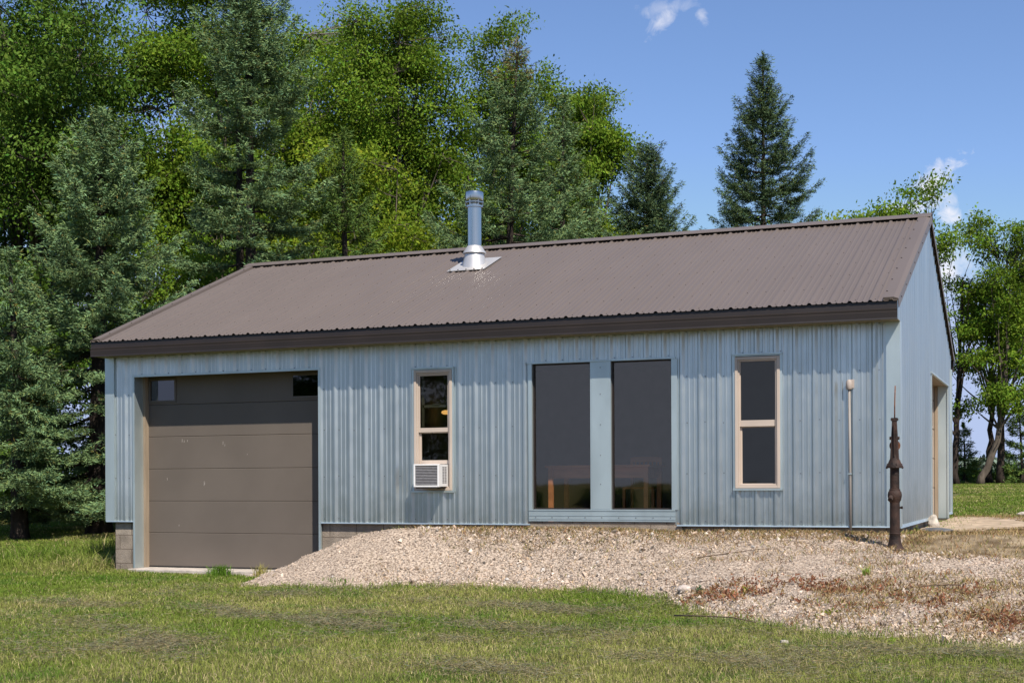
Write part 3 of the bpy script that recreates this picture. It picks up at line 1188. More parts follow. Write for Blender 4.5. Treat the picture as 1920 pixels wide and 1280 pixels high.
# ------------------------------------------------------------------ things at the shed
# air conditioner
AC = thing('air_conditioner', (-5.85, -0.1, 0.44), 'small white window air conditioner with a grey louvred grille in the left tall window', 'air conditioner')
a = MB()
ax0, ax1, ay0, az0, az1 = -6.035, -5.675, -0.30, 0.472, 0.768
frame_box(a, ax0, ax1, az0, az1, 0.022, ay0, ay0 + 0.05)
a.box(ax0 + 0.004, ax1 - 0.004, ay0 + 0.051, 0.16, az0 + 0.004, az1 - 0.004)
a.box(ax0 + 0.03, ax1 - 0.03, -0.30, 0.02, az0 - 0.02, az0 + 0.002, 1)
a.build('case', [MAT_WHITE, MAT_DARK], AC, bevel=0.004)
g = MB()
g.box(ax0 + 0.023, ax1 - 0.023, ay0 + 0.035, ay0 + 0.05, az0 + 0.023, az1 - 0.023, 1)
nsl = 12
for k in range(nsl):
    z = az0 + 0.028 + k * (az1 - az0 - 0.056) / nsl
    g.prism([(ay0 + 0.006, z + 0.004), (ay0 + 0.008, z + 0.012), (ay0 + 0.03, z + 0.02), (ay0 + 0.03, z + 0.013)], 'x', ax0 + 0.023, ax1 - 0.023)
g.build('grille', [MAT_GRILLE, MAT_DARK], AC)
g = MB()
for r_ in range(2):
    for k in range(11):
        z = az0 + 0.05 + k * 0.02
        y = ay0 + 0.12 + r_ * 0.07
        g.box(ax1 - 0.0035, ax1 - 0.0015, y, y + 0.055, z, z + 0.012)
g.build('side_vent', MAT_GRILLE, AC)

# conduit with its outdoor outlet head
cp = thing('conduit_pipe', (-0.54, -0.05, -0.1), 'slim grey conduit pipe standing against the wall right of the windows', 'pipe')
MAT_PIPE = M('weathered_pvc', (0.26, 0.235, 0.21), rough=0.6, var=0.12, vscale=6, stretch=(1, 1, 0.3))
t = MB()
t.tube([(-0.532, -0.045, -0.25), (-0.534, -0.045, 0.6), (-0.541, -0.045, 1.60)], 0.0145, 12)
t.build('pipe', MAT_PIPE, cp, smooth=True)
t = MB()
t.tube([(-0.541, -0.048, 1.585), (-0.541, -0.05, 1.60), (-0.541, -0.052, 1.66), (-0.541, -0.05, 1.685), (-0.541, -0.045, 1.695)], [0.028, 0.037, 0.037, 0.030, 0.012], 14)
t.box(-0.545, -0.485, -0.04, -0.02, 1.60, 1.70)
t.build('head', M('pvc_head', (0.42, 0.35, 0.30), rough=0.6), cp, smooth=True, bevel=0.004, autosmooth=True)
t = MB()
t.box(-0.562, -0.512, -0.066, -0.019, 0.60, 0.615)
t.build('clamp', MAT_FLASH, cp)

# old hand pump
PX, PY = 0.076, -1.018
PZ = tz(PX, PY) + 0.005
PUMP = thing('hand_pump', (PX, PY, PZ), 'old rusty cast-iron hand pump with a thin rod standing on the gravel by the corner', 'pump')
MAT_RUST = M('rusty_iron', (0.026, 0.016, 0.0125), rough=0.7, metal=0.0, var=0.5, vscale=9, bump=0.35, bscale=60, col2=(0.055, 0.029, 0.020), detail=8, spec=0.3)
MAT_RUST2 = M('orange_rust', (0.16, 0.06, 0.025), rough=0.8, var=0.4, vscale=20, bump=0.3, bscale=60)
S = 14.9 / 2590.27


def pz(py):
    return (1037 - py) * S


p = MB()
p.lathe([(0.118, -0.02), (0.116, 0.006), (0.108, 0.016), (0.088, 0.035), (0.072, 0.07), (0.062, 0.12), (0.057, pz(1007)), (0.060, pz(1006)), (0.060, pz(1004)),
         (0.054, pz(1003)), (0.0525, pz(946))], (PX, PY, PZ), 28)
p.build('column', MAT_RUST, PUMP, smooth=True, autosmooth=True)
p = MB()
p.lathe([(0.053, pz(947)), (0.056, pz(945)), (0.066, pz(942)), (0.074, pz(936)), (0.075, pz(932)), (0.070, pz(927)), (0.060, pz(924.6)), (0.058, pz(923)), (0.060, pz(922)), (0.052, pz(921))], (PX, PY, PZ), 28)
d = np.array([-0.35, -0.94, 0])
q0 = np.array([PX, PY, PZ + pz(937)])
p.tube([q0 + d * 0.03, q0 + d * 0.075 + [0, 0, -0.006], q0 + d * 0.10 + [0, 0, -0.03]], [0.03, 0.034, 0.030], 14)
p.build('bulb', MAT_RUST, PUMP, smooth=True, autosmooth=True)
p = MB()
p.lathe([(0.0505, pz(922)), (0.049, pz(880))], (PX, PY, PZ), 28)
p.build('barrel', MAT_RUST, PUMP, smooth=True, autosmooth=True)
p = MB()
p.lathe([(0.05, pz(881)), (0.088, pz(882)), (0.089, pz(879)), (0.072, pz(874)), (0.058, pz(868)), (0.046, pz(864)), (0.040, pz(856))], (PX, PY, PZ), 24)
for k in range(4):
    an = k * math.pi / 2 + 0.35
    c_, s_ = math.cos(an), math.sin(an)
    b0 = np.array([PX + 0.075 * c_, PY + 0.075 * s_, PZ + pz(879)])
    p.tube([b0 + [0, 0, 0.012], b0, b0 + [0.016 * c_, 0.016 * s_, -0.02]], [0.014, 0.013, 0.009], 8)
    p.tube([b0 + [0.006 * c_, 0.006 * s_, -0.024], b0 + [0, 0, 0.03]], 0.007, 6)
p.build('flange', MAT_RUST, PUMP, smooth=True, autosmooth=True)
p = MB()
# tapered mast: a four-sided casting with a rounded back
for (z0, z1, w0, w1, d0, d1) in ((pz(866), pz(792), 0.045, 0.024, 0.040, 0.022),):
    vs_ = [(PX - w0, PY - d0, PZ + z0), (PX + w0, PY - d0, PZ + z0), (PX + w0, PY + d0, PZ + z0), (PX - w0, PY + d0, PZ + z0),
           (PX - w1, PY - d1, PZ + z1), (PX + w1, PY - d1, PZ + z1), (PX + w1, PY + d1, PZ + z1), (PX - w1, PY + d1, PZ + z1)]
    p.add(vs_, [(0, 3, 2, 1), (4, 5, 6, 7), (0, 1, 5, 4), (1, 2, 6, 5), (2, 3, 7, 6), (3, 0, 4, 7)])
p.box(PX - 0.007, PX + 0.007, PY - 0.052, PY - 0.022, PZ + pz(862), PZ + pz(800))
p.build('mast', MAT_RUST, PUMP, bevel=0.006)
p = MB()
p.box(PX - 0.034, PX + 0.034, PY - 0.026, PY + 0.026, PZ + pz(794), PZ + pz(788))
p.tube([(PX - 0.04, PY, PZ + pz(791)), (PX + 0.042, PY, PZ + pz(791))], 0.010, 8)
p.build('top_clamp', MAT_RUST, PUMP, bevel=0.003)
p = MB()
p.tube([(PX - 0.046, PY, PZ + pz(826)), (PX + 0.046, PY, PZ + pz(826))], 0.014, 10)
for s_ in (-1, 1):
    p.tube([(PX + s_ * 0.036, PY, PZ + pz(826)), (PX + s_ * 0.052, PY, PZ + pz(826))], 0.018, 10)
p.build('pivot', MAT_RUST, PUMP, smooth=True, autosmooth=True)
p = MB()
nd = 26
vs_ = []
for yy in (-0.004, 0.004):
    for k in range(nd):
        an = 2 * math.pi * k / nd
        vs_.append((PX + 0.058 * math.cos(an), PY + 0.034 + yy, PZ + pz(840) + 0.058 * math.sin(an)))
p.add(vs_, [tuple(range(nd)), tuple(range(2 * nd - 1, nd - 1, -1))] + [(k, (k + 1) % nd, nd + (k + 1) % nd, nd + k) for k in range(nd)])
p.build('disc', MAT_RUST2, PUMP)
p = MB()
p.tube([(PX + 0.002, PY, PZ + pz(795)), (PX + 0.004, PY, PZ + pz(760)), (PX + 0.010, PY, PZ + pz(728))], [0.0075, 0.007, 0.0065], 8)
p.build('rod', MAT_RUST2, PUMP, smooth=True)
p = MB()
p.tube([(PX + 0.04, PY, PZ + pz(956)), (PX + 0.072, PY - 0.004, PZ + pz(956))], 0.012, 10)
p.tube([(PX + 0.068, PY - 0.004, PZ + pz(956)), (PX + 0.082, PY - 0.006, PZ + pz(956))], 0.016, 8)
p.build('drain_plug', MAT_RUST, PUMP, smooth=True, autosmooth=True)

# furniture seen through the picture window
MAT_WOOD = M('orange_wood', (0.50, 0.22, 0.09), rough=0.45, var=0.2, vscale=3, stretch=(0.6, 4, 4))
TB = thing('wooden_table', (-3.88, 1.0, -0.005), 'plain orange wooden table indoors behind the picture window', 'table')
t = MB()
t.box(-4.60, -3.16, 0.70, 1.45, 0.72, 0.748)
t.build('table_top', MAT_WOOD, TB, bevel=0.004)
t = MB()
t.box(-4.50, -3.26, 0.76, 0.785, 0.58, 0.7195)
t.box(-4.50, -3.26, 1.36, 1.385, 0.58, 0.7195)
t.box(-4.525, -4.505, 0.80, 1.35, 0.58, 0.7195)
t.box(-3.255, -3.235, 0.80, 1.35, 0.58, 0.7195)
t.build('apron', MAT_WOOD, TB)
for x in (-4.565, -3.255):
    for y in (0.735, 1.35):
        t = MB()
        t.box(x, x + 0.06, y, y + 0.06, -0.004, 0.7195)
        t.build('leg', MAT_WOOD, TB, bevel=0.004)
CH = thing('wooden_chair', (-3.55, 1.75, -0.005), 'slat-backed wooden chair pushed in behind the indoor table', 'chair')
t = MB()
t.box(-3.78, -3.34, 1.50, 1.92, 0.43, 0.46)
t.build('seat', MAT_WOOD, CH, bevel=0.005)
for x in (-3.78, -3.375):
    for y in (1.51, 1.88):
        t = MB()
        t.box(x, x + 0.035, y, y + 0.035, -0.004, 0.43 if y < 1.6 else 0.86)
        t.build('leg', MAT_WOOD, CH)
t = MB()
t.box(-3.745, -3.376, 1.885, 1.91, 0.80, 0.87)
t.box(-3.745, -3.376, 1.885, 1.91, 0.60, 0.64)
for k in range(6):
    x = -3.72 + k * 0.06
    t.box(x, x + 0.02, 1.89, 1.905, 0.6405, 0.7995)
t.build('backrest', MAT_WOOD, CH)
# lit ceiling-fan lamp inside the left window
LP = thing('hanging_lamp', (-6.62, 2.2, 1.56), 'small lit warm lamp hanging indoors behind the left tall window', 'lamp')
t = MB()
t.lathe([(0.02, 0.04), (0.06, 0.025), (0.065, 0.0), (0.04, -0.02), (0.01, -0.025)], (-6.72, 2.2, 1.56), 20)
lm = bpy.data.materials.new('lit_lamp')
lm.use_nodes = True
pb = lm.node_tree.nodes['Principled BSDF']
pb.inputs['Emission Color'].default_value = (1.0, 0.55, 0.15, 1)
pb.inputs['Emission Strength'].default_value = 1.6
t.build('lamp_shade', lm, LP, smooth=True)
t = MB()
t.tube([(-6.72, 2.2, 1.59), (-6.72, 2.2, 2.40)], 0.012, 8)
t.build('stem', MAT_BROWN, LP)
for k in range(4):
    an = k * math.pi / 2 + 0.2
    t = MB()
    c_, s_ = math.cos(an), math.sin(an)
    q0 = np.array([-6.70, 2.2, 1.72])
    u_ = np.array([c_, s_, 0])
    v_ = np.array([-s_, c_, 0])
    if k == 2:
        continue
    vs_ = [q0 + u_ * r_ + v_ * w_ + np.array([0, 0, h_]) for h_ in (0, 0.01) for r_, w_ in ((0.04, -0.05), (0.18, -0.06), (0.18, 0.06), (0.04, 0.05))]
    t.add(vs_, [(0, 1, 2, 3), (7, 6, 5, 4), (0, 1, 5, 4), (1, 2, 6, 5), (2, 3, 7, 6), (3, 0, 4, 7)])
    t.build('fan_blade', MAT_BROWN, LP)


# stones and small things
def rock(name, c, r, seed, mat, label, cat, squash=0.7, yaw_=0.0, parts=2):
    import bmesh
    bm = bmesh.new()
    bmesh.ops.create_icosphere(bm, subdivisions=3, radius=1.0)
    rs = np.random.RandomState(seed)
    pl = [(rs.randn(3), rs.uniform(0.62, 0.9)) for _ in range(10)]
    pl = [(a_ / np.linalg.norm(a_), b_) for a_, b_ in pl]
    for v_ in bm.verts:
        q_ = np.array(v_.co)
        for a_, b_ in pl:
            dd = q_ @ a_
            if dd > b_:
                q_ = q_ - a_ * (dd - b_) * 0.85
        q_ = q_ * np.array(r) * (1 + 0.03 * math.sin(9 * q_[0] + seed) * math.cos(7 * q_[1]))
        v_.co = Vector((q_[0] * math.cos(yaw_) - q_[1] * math.sin(yaw_), q_[0] * math.sin(yaw_) + q_[1] * math.cos(yaw_), q_[2] * squash))
    me = bpy.data.meshes.new(name)
    bm.to_mesh(me)
    bm.free()
    me.materials.append(mat)
    o = bpy.data.objects.new(name, me)
    COL.objects.link(o)
    o.location = c
    return tag(o, label, cat)


MAT_ROCK = M('pale_rock', (0.42, 0.37, 0.31), rough=0.9, var=0.3, vscale=8, bump=0.6, bscale=25)
MAT_SLATE = M('dark_stone', (0.10, 0.10, 0.10), rough=0.8, var=0.4, vscale=8, bump=0.6, bscale=30)
MAT_LUMP = M('pale_lump', (0.50, 0.42, 0.36), rough=0.95, var=0.25, vscale=12, bump=0.9, bscale=40)
rock('rock', (0.10, 3.35, tz(0.10, 3.35) + 0.06), (0.09, 0.10, 0.13), 4, MAT_ROCK, 'pale angular rock leaning at the foundation by the side door', 'rock', 1.0)
rock('stone_slab', (0.30, 1.55, tz(0.30, 1.55) + 0.03), (0.20, 0.42, 0.045), 9, MAT_SLATE, 'flat dark stone slab lying on the ground behind the pump', 'stone', 0.8, 0.15)
rock('stone', (-1.86, -2.42, tz(-1.86, -2.42) + 0.03), (0.11, 0.08, 0.06), 13, MAT_LUMP, 'big pale stone at the foot of the gravel bank', 'stone', 0.9, 0.2)
rock('stone', (-0.22, -5.75, tz(-0.22, -5.75) + 0.03), (0.035, 0.03, 0.03), 21, MAT_ROCK, 'small white stone lying in the lawn below the gravel', 'stone')
rock('stone', (1.35, 8.4, tz(1.35, 8.4) + 0.03), (0.35, 0.2, 0.09), 23, MAT_ROCK, 'flat pale stone on the ground beyond the side door', 'stone', 0.8)


def twig(pts, r, mat, label, cat='twig'):
    t_ = MB()
    P_ = []
    for x, y, dz in pts:
        P_.append((x, y, tz(x, y) + 0.035 + dz))
    n_ = len(P_)
    t_.tube(P_, [r * (1 - 0.6 * i / (n_ - 1)) for i in range(n_)], 6)
    o = t_.build('twig', mat, None, smooth=True, origin=P_[0])
    return tag(o, label, cat)


MAT_TWIG = M('dry_twig', (0.10, 0.065, 0.04), rough=0.9, var=0.3, vscale=20)
MAT_TWIGP = M('pale_twig', (0.42, 0.35, 0.28), rough=0.9, var=0.2, vscale=20)
twig([(0.30, -3.55, 0.0), (0.52, -3.42, 0.03), (0.80, -3.35, 0.04), (1.02, -3.30, 0.02), (1.2, -3.22, 0.05)], 0.010, MAT_TWIG, 'long bent dark twig on the gravel right of the pump base')
twig([(-1.55, -4.05, 0.0), (-1.25, -4.25, 0.02), (-0.95, -4.35, 0.02), (-0.7, -4.5, 0.0)], 0.009, MAT_TWIG, 'thin brown twig at the lawn edge below the thistle')
twig([(0.36, -4.45, 0.0), (0.42, -4.3, 0.05), (0.50, -4.18, 0.02), (0.52, -4.05, 0.07)], 0.008, MAT_TWIGP, 'pale forked twig low on the gravel bank')
twig([(-2.2, -1.15, 0.0), (-1.9, -1.2, 0.01), (-1.4, -1.1, 0.02), (-0.9, -0.95, 0.01)], 0.007, MAT_TWIG, 'straight thin twig on the upper gravel below the right window')

# ------------------------------------------------------------------ foliage generators


def diamonds(P, D, L, W, rs, cross=2, face=None):
    """P base points, D unit directions, L lengths, W half widths -> crossed diamonds"""
    n = len(P)
    r = rs.randn(n, 3) if face is None else face
    n1 = np.cross(D, r)
    n1 /= np.linalg.norm(n1, axis=1, keepdims=True) + 1e-9
    n2 = np.cross(D, n1)
    Vs = []
    for nn in (n1, n2)[:cross]:
        a = P
        b = P + D * (0.42 * L)[:, None] + nn * W[:, None]
        c = P + D * L[:, None]
        d_ = P + D * (0.42 * L)[:, None] - nn * W[:, None]
        Vs.append(np.stack([a, b, c, d_], 1))
    Vv = np.concatenate(Vs, 1).reshape(-1, 3)
    q_ = np.arange(n * cross * 4).reshape(-1, 4)
    return Vv, q_, 4 * cross


def norm(a):
    return a / (np.linalg.norm(a, axis=-1, keepdims=True) + 1e-9)


MAT_BLUE = M('blue_spruce_needles', (0.150, 0.225, 0.095), rough=0.8, var=0.18, vscale=0.8, tint=True, spec=0.04)
MAT_NORW = M('green_spruce_needles', (0.112, 0.175, 0.042), rough=0.8, var=0.18, vscale=0.8, tint=True, spec=0.04)
MAT_DUSK = M('dark_spruce_needles', (0.085, 0.130, 0.058), rough=0.8, var=0.18, vscale=0.8, tint=True, spec=0.04)
MAT_DEADT = M('brown_needles', (0.14, 0.075, 0.04), rough=0.8, var=0.2, tint=True)
MAT_BARK = M('spruce_bark', (0.042, 0.032, 0.026), rough=0.95, spec=0.1, var=0.4, vscale=7, bump=0.9, bscale=18, stretch=(1, 1, 0.35))
MAT_BARKG = M('grey_bark', (0.105, 0.085, 0.066), rough=0.95, spec=0.1, var=0.35, vscale=6, bump=0.9, bscale=16, stretch=(1, 1, 0.3))
MAT_LEAF = M('broad_leaves', (0.135, 0.215, 0.020), rough=0.6, var=0.25, vscale=0.5, tint=True, spec=0.10, trans=0.35)
MAT_LEAFD = M('dark_leaves', (0.088, 0.155, 0.020), rough=0.55, var=0.25, vscale=0.5, tint=True, spec=0.10, trans=0.3)
MAT_LEAFY = M('yellow_green_leaves', (0.185, 0.255, 0.020), rough=0.6, var=0.25, vscale=0.5, tint=True, spec=0.10, trans=0.4)


def spruce(label, base, H, R, seed, mat=None, clear=1.0, zmin=-9, lean=(0, 0), dens=1.0, shape=0.85, droop=0.22, trunk_r=0.16,
           group='spruces behind the shed', name='spruce_tree', size=1.0, brown_top=False, gap=0.0, double=False, wh=1.0, inner=0.28):
    mat = mat or MAT_BLUE
    rs = np.random.RandomState(seed)
    bx, by, bz = base
    bz = tz(bx, by) - 0.05 if bz is None else bz
    T = thing(name, (bx, by, bz), label, 'tree', group)
    base_ = np.array([bx, by, bz])

    def axis_pt(z):
        s_ = z / H
        return base_ + np.array([lean[0] * s_ + 0.06 * math.sin(3 * s_ + seed), lean[1] * s_, z])
    tk = MB()
    zs_ = np.linspace(-0.2, H * 0.97, 14)
    tk.tube([axis_pt(z) for z in zs_], [trunk_r * (1.35 if i == 0 else 1.0) * (1 - 0.93 * max(z, 0) / H) + 0.008 for i, z in enumerate(zs_)], 9)
    if double:
        tk.tube([axis_pt(z) + np.array([-0.25 * min(1, z / 3 + 0.2), -0.05, 0]) for z in zs_], [0.7 * trunk_r * (1 - 0.93 * max(z, 0) / H) + 0.008 for z in zs_], 8)
    Ps, Ds, Ls, Ts = [], [], [], []
    z = clear
    up = np.array([0, 0, 1.0])
    while z < H - 0.05:
        t = (z - clear) / (H - clear)
        Lz = R * (1 - t) ** shape
        nb = rs.randint(5, 7) if t < 0.85 else 5
        a0 = rs.rand() * 6.28
        for b in range(nb):
            if rs.rand() < gap:
                continue
            az = a0 + b * 2 * math.pi / nb + rs.uniform(-0.35, 0.35)
            L = max(0.12, Lz * rs.uniform(0.62, 1.12))
            zz_ = z + rs.uniform(-0.16, 0.16)
            p0 = axis_pt(min(zz_, H * 0.98))
            dh = np.array([math.cos(az), math.sin(az), 0])
            el = -droop * (1 - t) + 0.9 * t ** 1.6 + rs.uniform(-0.1, 0.1)
            s = np.linspace(0, 1, 9)
            path = p0 + np.outer(s * L * math.cos(el), dh) + np.outer(L * (math.sin(el) * s - 0.10 * np.sin(np.pi * s) + 0.20 * s ** 2.5), up)
            if L > 0.5 and p0[2] > zmin - 0.5:
                tk.tube(path[::2], [0.022 * (L / 2 + 0.4), 0.018 * (L / 2 + .4), 0.012, 0.008, 0.004], 4, caps=False)
            if p0[2] < zmin:
                continue
            # twigs
            nt = max(5, int(L * 25 * dens))
            st = np.sort(rs.uniform(inner if t < 0.8 else 0.0, 1.0, nt))
            side = np.where(rs.rand(nt) < 0.5, -1, 1)
            perp = np.array([-dh[1], dh[0], 0])
            tl = np.clip(0.52 * L * (1.12 - st), 0.10, 0.62) * rs.uniform(0.6, 1.1, nt)
            ang = rs.uniform(0.6, 1.15, nt)
            td = norm(np.outer(np.cos(ang), dh) + perp * (np.sin(ang) * side)[:, None] + np.outer(rs.uniform(-0.24, 0.08, nt), up))
            pb_ = np.stack([np.interp(st, s, path[:, k]) for k in range(3)], 1)
            # shoots along the twigs
            step = 0.0105 / dens * size
            for i in range(nt):
                ns = max(2, int(tl[i] / step))
                uu = (np.arange(ns) + rs.rand(ns) * 0.8) / ns
                pp = pb_[i] + np.outer(uu * tl[i], td[i])
                Ps.append(pp + rs.randn(ns, 3) * np.array([0.032, 0.032, 0.022]) * size)
                dd = td[i] * 0.9 + rs.randn(ns, 3) * np.array([0.62, 0.62, 0.42]) + np.array([0, 0, 0.12])
                Ds.append(dd)
                Ls.append(rs.uniform(0.06, 0.11, ns) * size)
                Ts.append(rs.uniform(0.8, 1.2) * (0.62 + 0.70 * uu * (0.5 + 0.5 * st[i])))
            # shoots along the branch itself, and its tip
            ns = max(8, int(L / 0.009))
            uu = rs.uniform(0.3, 1.0, ns)
            pp = np.stack([np.interp(uu, s, path[:, k]) for k in range(3)], 1)
            Ps.append(pp + rs.randn(ns, 3) * 0.04 * size)
            Ds.append(dh + rs.randn(ns, 3) * 0.6 + np.array([0, 0, 0.25]))
            Ls.append(rs.uniform(0.07, 0.13, ns) * size)
            Ts.append(np.full(ns, rs.uniform(0.8, 1.2)))
        z += wh * rs.uniform(0.34, 0.52) * (1.15 - 0.6 * t)
    # leader
    ns = 140
    zz_ = rs.uniform(H * 0.93, H, ns)
    Ps.append(np.array([axis_pt(a_) for a_ in zz_]))
    Ds.append(rs.randn(ns, 3) * 0.5 + np.array([0, 0, 0.8]))
    Ls.append(rs.uniform(0.07, 0.13, ns) * size)
    Ts.append(np.full(ns, 1.0))
    P = np.concatenate(Ps)
    D = norm(np.concatenate(Ds))
    L = np.concatenate(Ls)
    tt = np.concatenate(Ts)
    W = L * rs.uniform(0.075, 0.12, len(L))
    Vv, q_, k = diamonds(P, D, L, W, rs, cross=1, face=rs.randn(len(P), 3) + np.array([0.15, -0.35, 0.6]))
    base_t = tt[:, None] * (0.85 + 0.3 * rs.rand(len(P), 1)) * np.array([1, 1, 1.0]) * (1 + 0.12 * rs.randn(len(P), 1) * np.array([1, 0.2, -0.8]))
    if brown_top:
        top = (P[:, 2] > bz + H * 0.91) & (rs.rand(len(P)) < 0.5)
        base_t[top] = np.array([1.25, 0.60, 0.50]) * (0.7 + 0.5 * rs.rand(top.sum(), 1))
    br = rs.rand(len(P)) < 0.03
    base_t[br] = np.array([1.5, 0.8, 0.5]) * (0.6 + 0.4 * rs.rand(br.sum(), 1))
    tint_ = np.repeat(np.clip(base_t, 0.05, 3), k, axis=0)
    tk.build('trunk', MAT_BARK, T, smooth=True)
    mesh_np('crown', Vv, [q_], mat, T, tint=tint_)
    return T


def broadleaf(label, base, trunk_pts, crowns, nclus, seed, airy=1.0, mat=None, leaf=0.13, per=46, zmin=-9, trunk_r=0.16, spread=0.34, bark=None,
              group='leafy trees behind the shed', name='broadleaf_tree', cat='tree', nlimb=14, low=0.25):
    """trunk_pts: offsets from base; crowns: list of (dx,dy,dz, rx,ry,rz, weight)"""
    mat = mat or MAT_LEAF
    bark = bark or MAT_BARKG
    rs = np.random.RandomState(seed)
    bx, by = base[:2]
    bz = tz(bx, by) - 0.05
    T = thing(name, (bx, by, bz), label, cat, group)
    b_ = np.array([bx, by, bz])
    tp = np.array([np.array(p_, float) * (1 if len(trunk_pts) < 3 or p_[2] < 5 else 0.86) for p_ in trunk_pts]) + b_
    n = 18
    s = np.linspace(0, 1, len(tp))
    ss = np.linspace(0, 1, n)
    path = np.stack([np.interp(ss, s, tp[:, k]) for k in range(3)], 1)
    path[1:-1] += rs.randn(n - 2, 3) * np.array([0.05, 0.05, 0])
    tk = MB()
    tk.tube(path, [trunk_r * (1.3 if i == 0 else 1) * (1 - 0.85 * ss[i]) + 0.012 for i in range(n)], 9)
    w = np.array([c[6] for c in crowns], float)
    w /= w.sum()
    pick = rs.choice(len(crowns), nclus, p=w)
    cr_ = np.array([c[:6] for c in crowns])
    nsup = max(4, nclus // 13)
    ps = rs.choice(len(crowns), nsup, p=w)
    u = norm(rs.randn(nsup, 3)) * (rs.rand(nsup, 1) ** 0.40)
    u *= (0.75 + 0.45 * rs.rand(nsup, 1))           # uneven outline
    sup = b_ + cr_[ps, :3] + u * cr_[ps, 3:6]
    sid = rs.randint(0, nsup, nclus)
    bough = norm(rs.randn(nsup, 3) * np.array([1, 1, 0.5]))
    cen = sup[sid] + rs.randn(nclus, 3) * np.array([0.36, 0.36, 0.22]) * (spread / 0.34) + bough[sid] * rs.uniform(-0.85, 0.85, (nclus, 1)) * (spread / 0.34)
    cen = cen[cen[:, 2] > max(zmin, bz + 0.15)]
    nclus = len(cen)
    # limbs reach for chosen clusters
    limbs = []
    for i in rs.choice(nclus, min(nlimb, nclus), replace=False):
        c = cen[i]
        hz = np.clip((c[2] - bz) * rs.uniform(0.35, 0.75), (path[-1, 2] - bz) * low, path[-1, 2] - bz)
        j = int(np.argmin(np.abs(path[:, 2] - bz - hz)))
        p0 = path[j]
        m_ = p0 * 0.5 + c * 0.5 + np.array([0, 0, -0.12 * np.linalg.norm(c - p0)]) + rs.randn(3) * 0.12
        tq = np.linspace(0, 1, 8)[:, None]
        cv = p0 * (1 - tq) ** 2 + 2 * m_ * tq * (1 - tq) + c * tq ** 2
        r0 = trunk_r * (1 - 0.85 * ss[j]) * 0.55 + 0.01
        tk.tube(cv, list(np.linspace(r0, 0.008, 8)), 6, caps=False)
        limbs.append(cv)
    allp = np.concatenate(limbs + [path[n // 3:]])
    for i in range(nclus):
        c = cen[i]
        d_ = np.linalg.norm(allp - c, axis=1)
        j = int(np.argmin(d_))
        if d_[j] > 0.15:
            mid = (allp[j] + c) / 2 + rs.randn(3) * 0.08
            tk.tube([allp[j], mid, c], [0.014, 0.009, 0.004], 4, caps=False)
    per_i = rs.poisson(per * 2.5 * airy, nclus)
    idx = np.repeat(np.arange(nclus), per_i)
    N = len(idx)
    off = rs.randn(N, 3) * spread * 0.66 * np.array([1, 1, 0.75])
    P = cen[idx] + off
    D = norm(off * 0.8 + rs.randn(N, 3) * 0.6 + np.array([0, 0, -0.28]))
    L = 0.68 * leaf * rs.uniform(0.5, 1.5, N)
    W = L * rs.uniform(0.20, 0.30, N)
    cf = rs.randn(nclus, 3) * 0.75 + np.array([0.15, -0.25, 0.8])
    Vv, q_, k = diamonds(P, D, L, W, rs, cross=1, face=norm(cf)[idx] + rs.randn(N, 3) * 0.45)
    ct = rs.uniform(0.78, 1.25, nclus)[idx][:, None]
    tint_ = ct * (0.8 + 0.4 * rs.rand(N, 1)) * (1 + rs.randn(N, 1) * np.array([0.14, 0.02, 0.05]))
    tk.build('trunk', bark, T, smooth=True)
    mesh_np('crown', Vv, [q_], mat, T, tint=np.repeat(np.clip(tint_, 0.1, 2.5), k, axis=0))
    return T


# ------------------------------------------------------------------ spruces
spruce('dense blue-green spruce with full low branches left of the shed', (-16.05, 6.08, None), 8.5, 2.75, 11, clear=0.95, lean=(-0.05, 0.05), shape=0.66, trunk_r=0.24, dens=1.15, wh=0.82, inner=0.12)
spruce('short spruce half out of frame at the far left edge', (-16.75, 4.6, None), 5.6, 1.8, 12, wh=0.85, inner=0.12, clear=0.9, lean=(-0.3, 0), shape=0.7, trunk_r=0.17)
spruce('tall open spruce with a bare dark trunk reaching out of the top of the photo', (-15.23, 10.18, None), 12.9, 2.5, 13, clear=1.5, shape=0.40, gap=0.12, trunk_r=0.19, dens=1.15, inner=0.18, droop=0.30, double=True)
spruce('dark yellow-green spruce between the tall spruce and the chimney', (-13.69, 11.87, None), 8.95, 2.1, 14, mat=MAT_NORW, clear=2.0, zmin=3.4, shape=0.75, droop=0.34)
spruce('broad spruce with a brown cone-laden top right of the chimney', (-10.75, 14.14, None), 11.2, 3.3, 15, clear=2.0, zmin=3.6, lean=(0.45, 0.18), shape=0.80, brown_top=True, gap=0.08)
spruce('slender blue spruce just right of the brown-topped spruce', (-10.01, 16.59, None), 10.5, 2.7, 16, clear=2.5, zmin=3.8, shape=0.9)
spruce('low dark spruce at the right end of the tree row', (-8.35, 18.34, None), 9.35, 2.7, 17, mat=MAT_DUSK, clear=2.5, zmin=3.8, wh=0.62, shape=0.68, inner=0.1)
spruce('lone conical spruce standing clear against the sky above the roof', (-6.39, 23.44, None), 12.9, 3.1, 18, mat=MAT_DUSK, clear=2.5, zmin=4.0, wh=0.70, shape=0.78, dens=1.0, trunk_r=0.15)
spruce('small young spruce among the trunks near the right corner of the shed', (-2.42, 46.75, None), 2.6, 1.0, 19, mat=MAT_NORW, clear=0.2, trunk_r=0.06, group='trees across the right lawn', size=1.6)
spruce('young dark spruce at the right edge of the photo', (-0.05, 45.6, None), 3.4, 1.3, 20, mat=MAT_NORW, clear=0.2, trunk_r=0.07, group='trees across the right lawn', size=1.6)

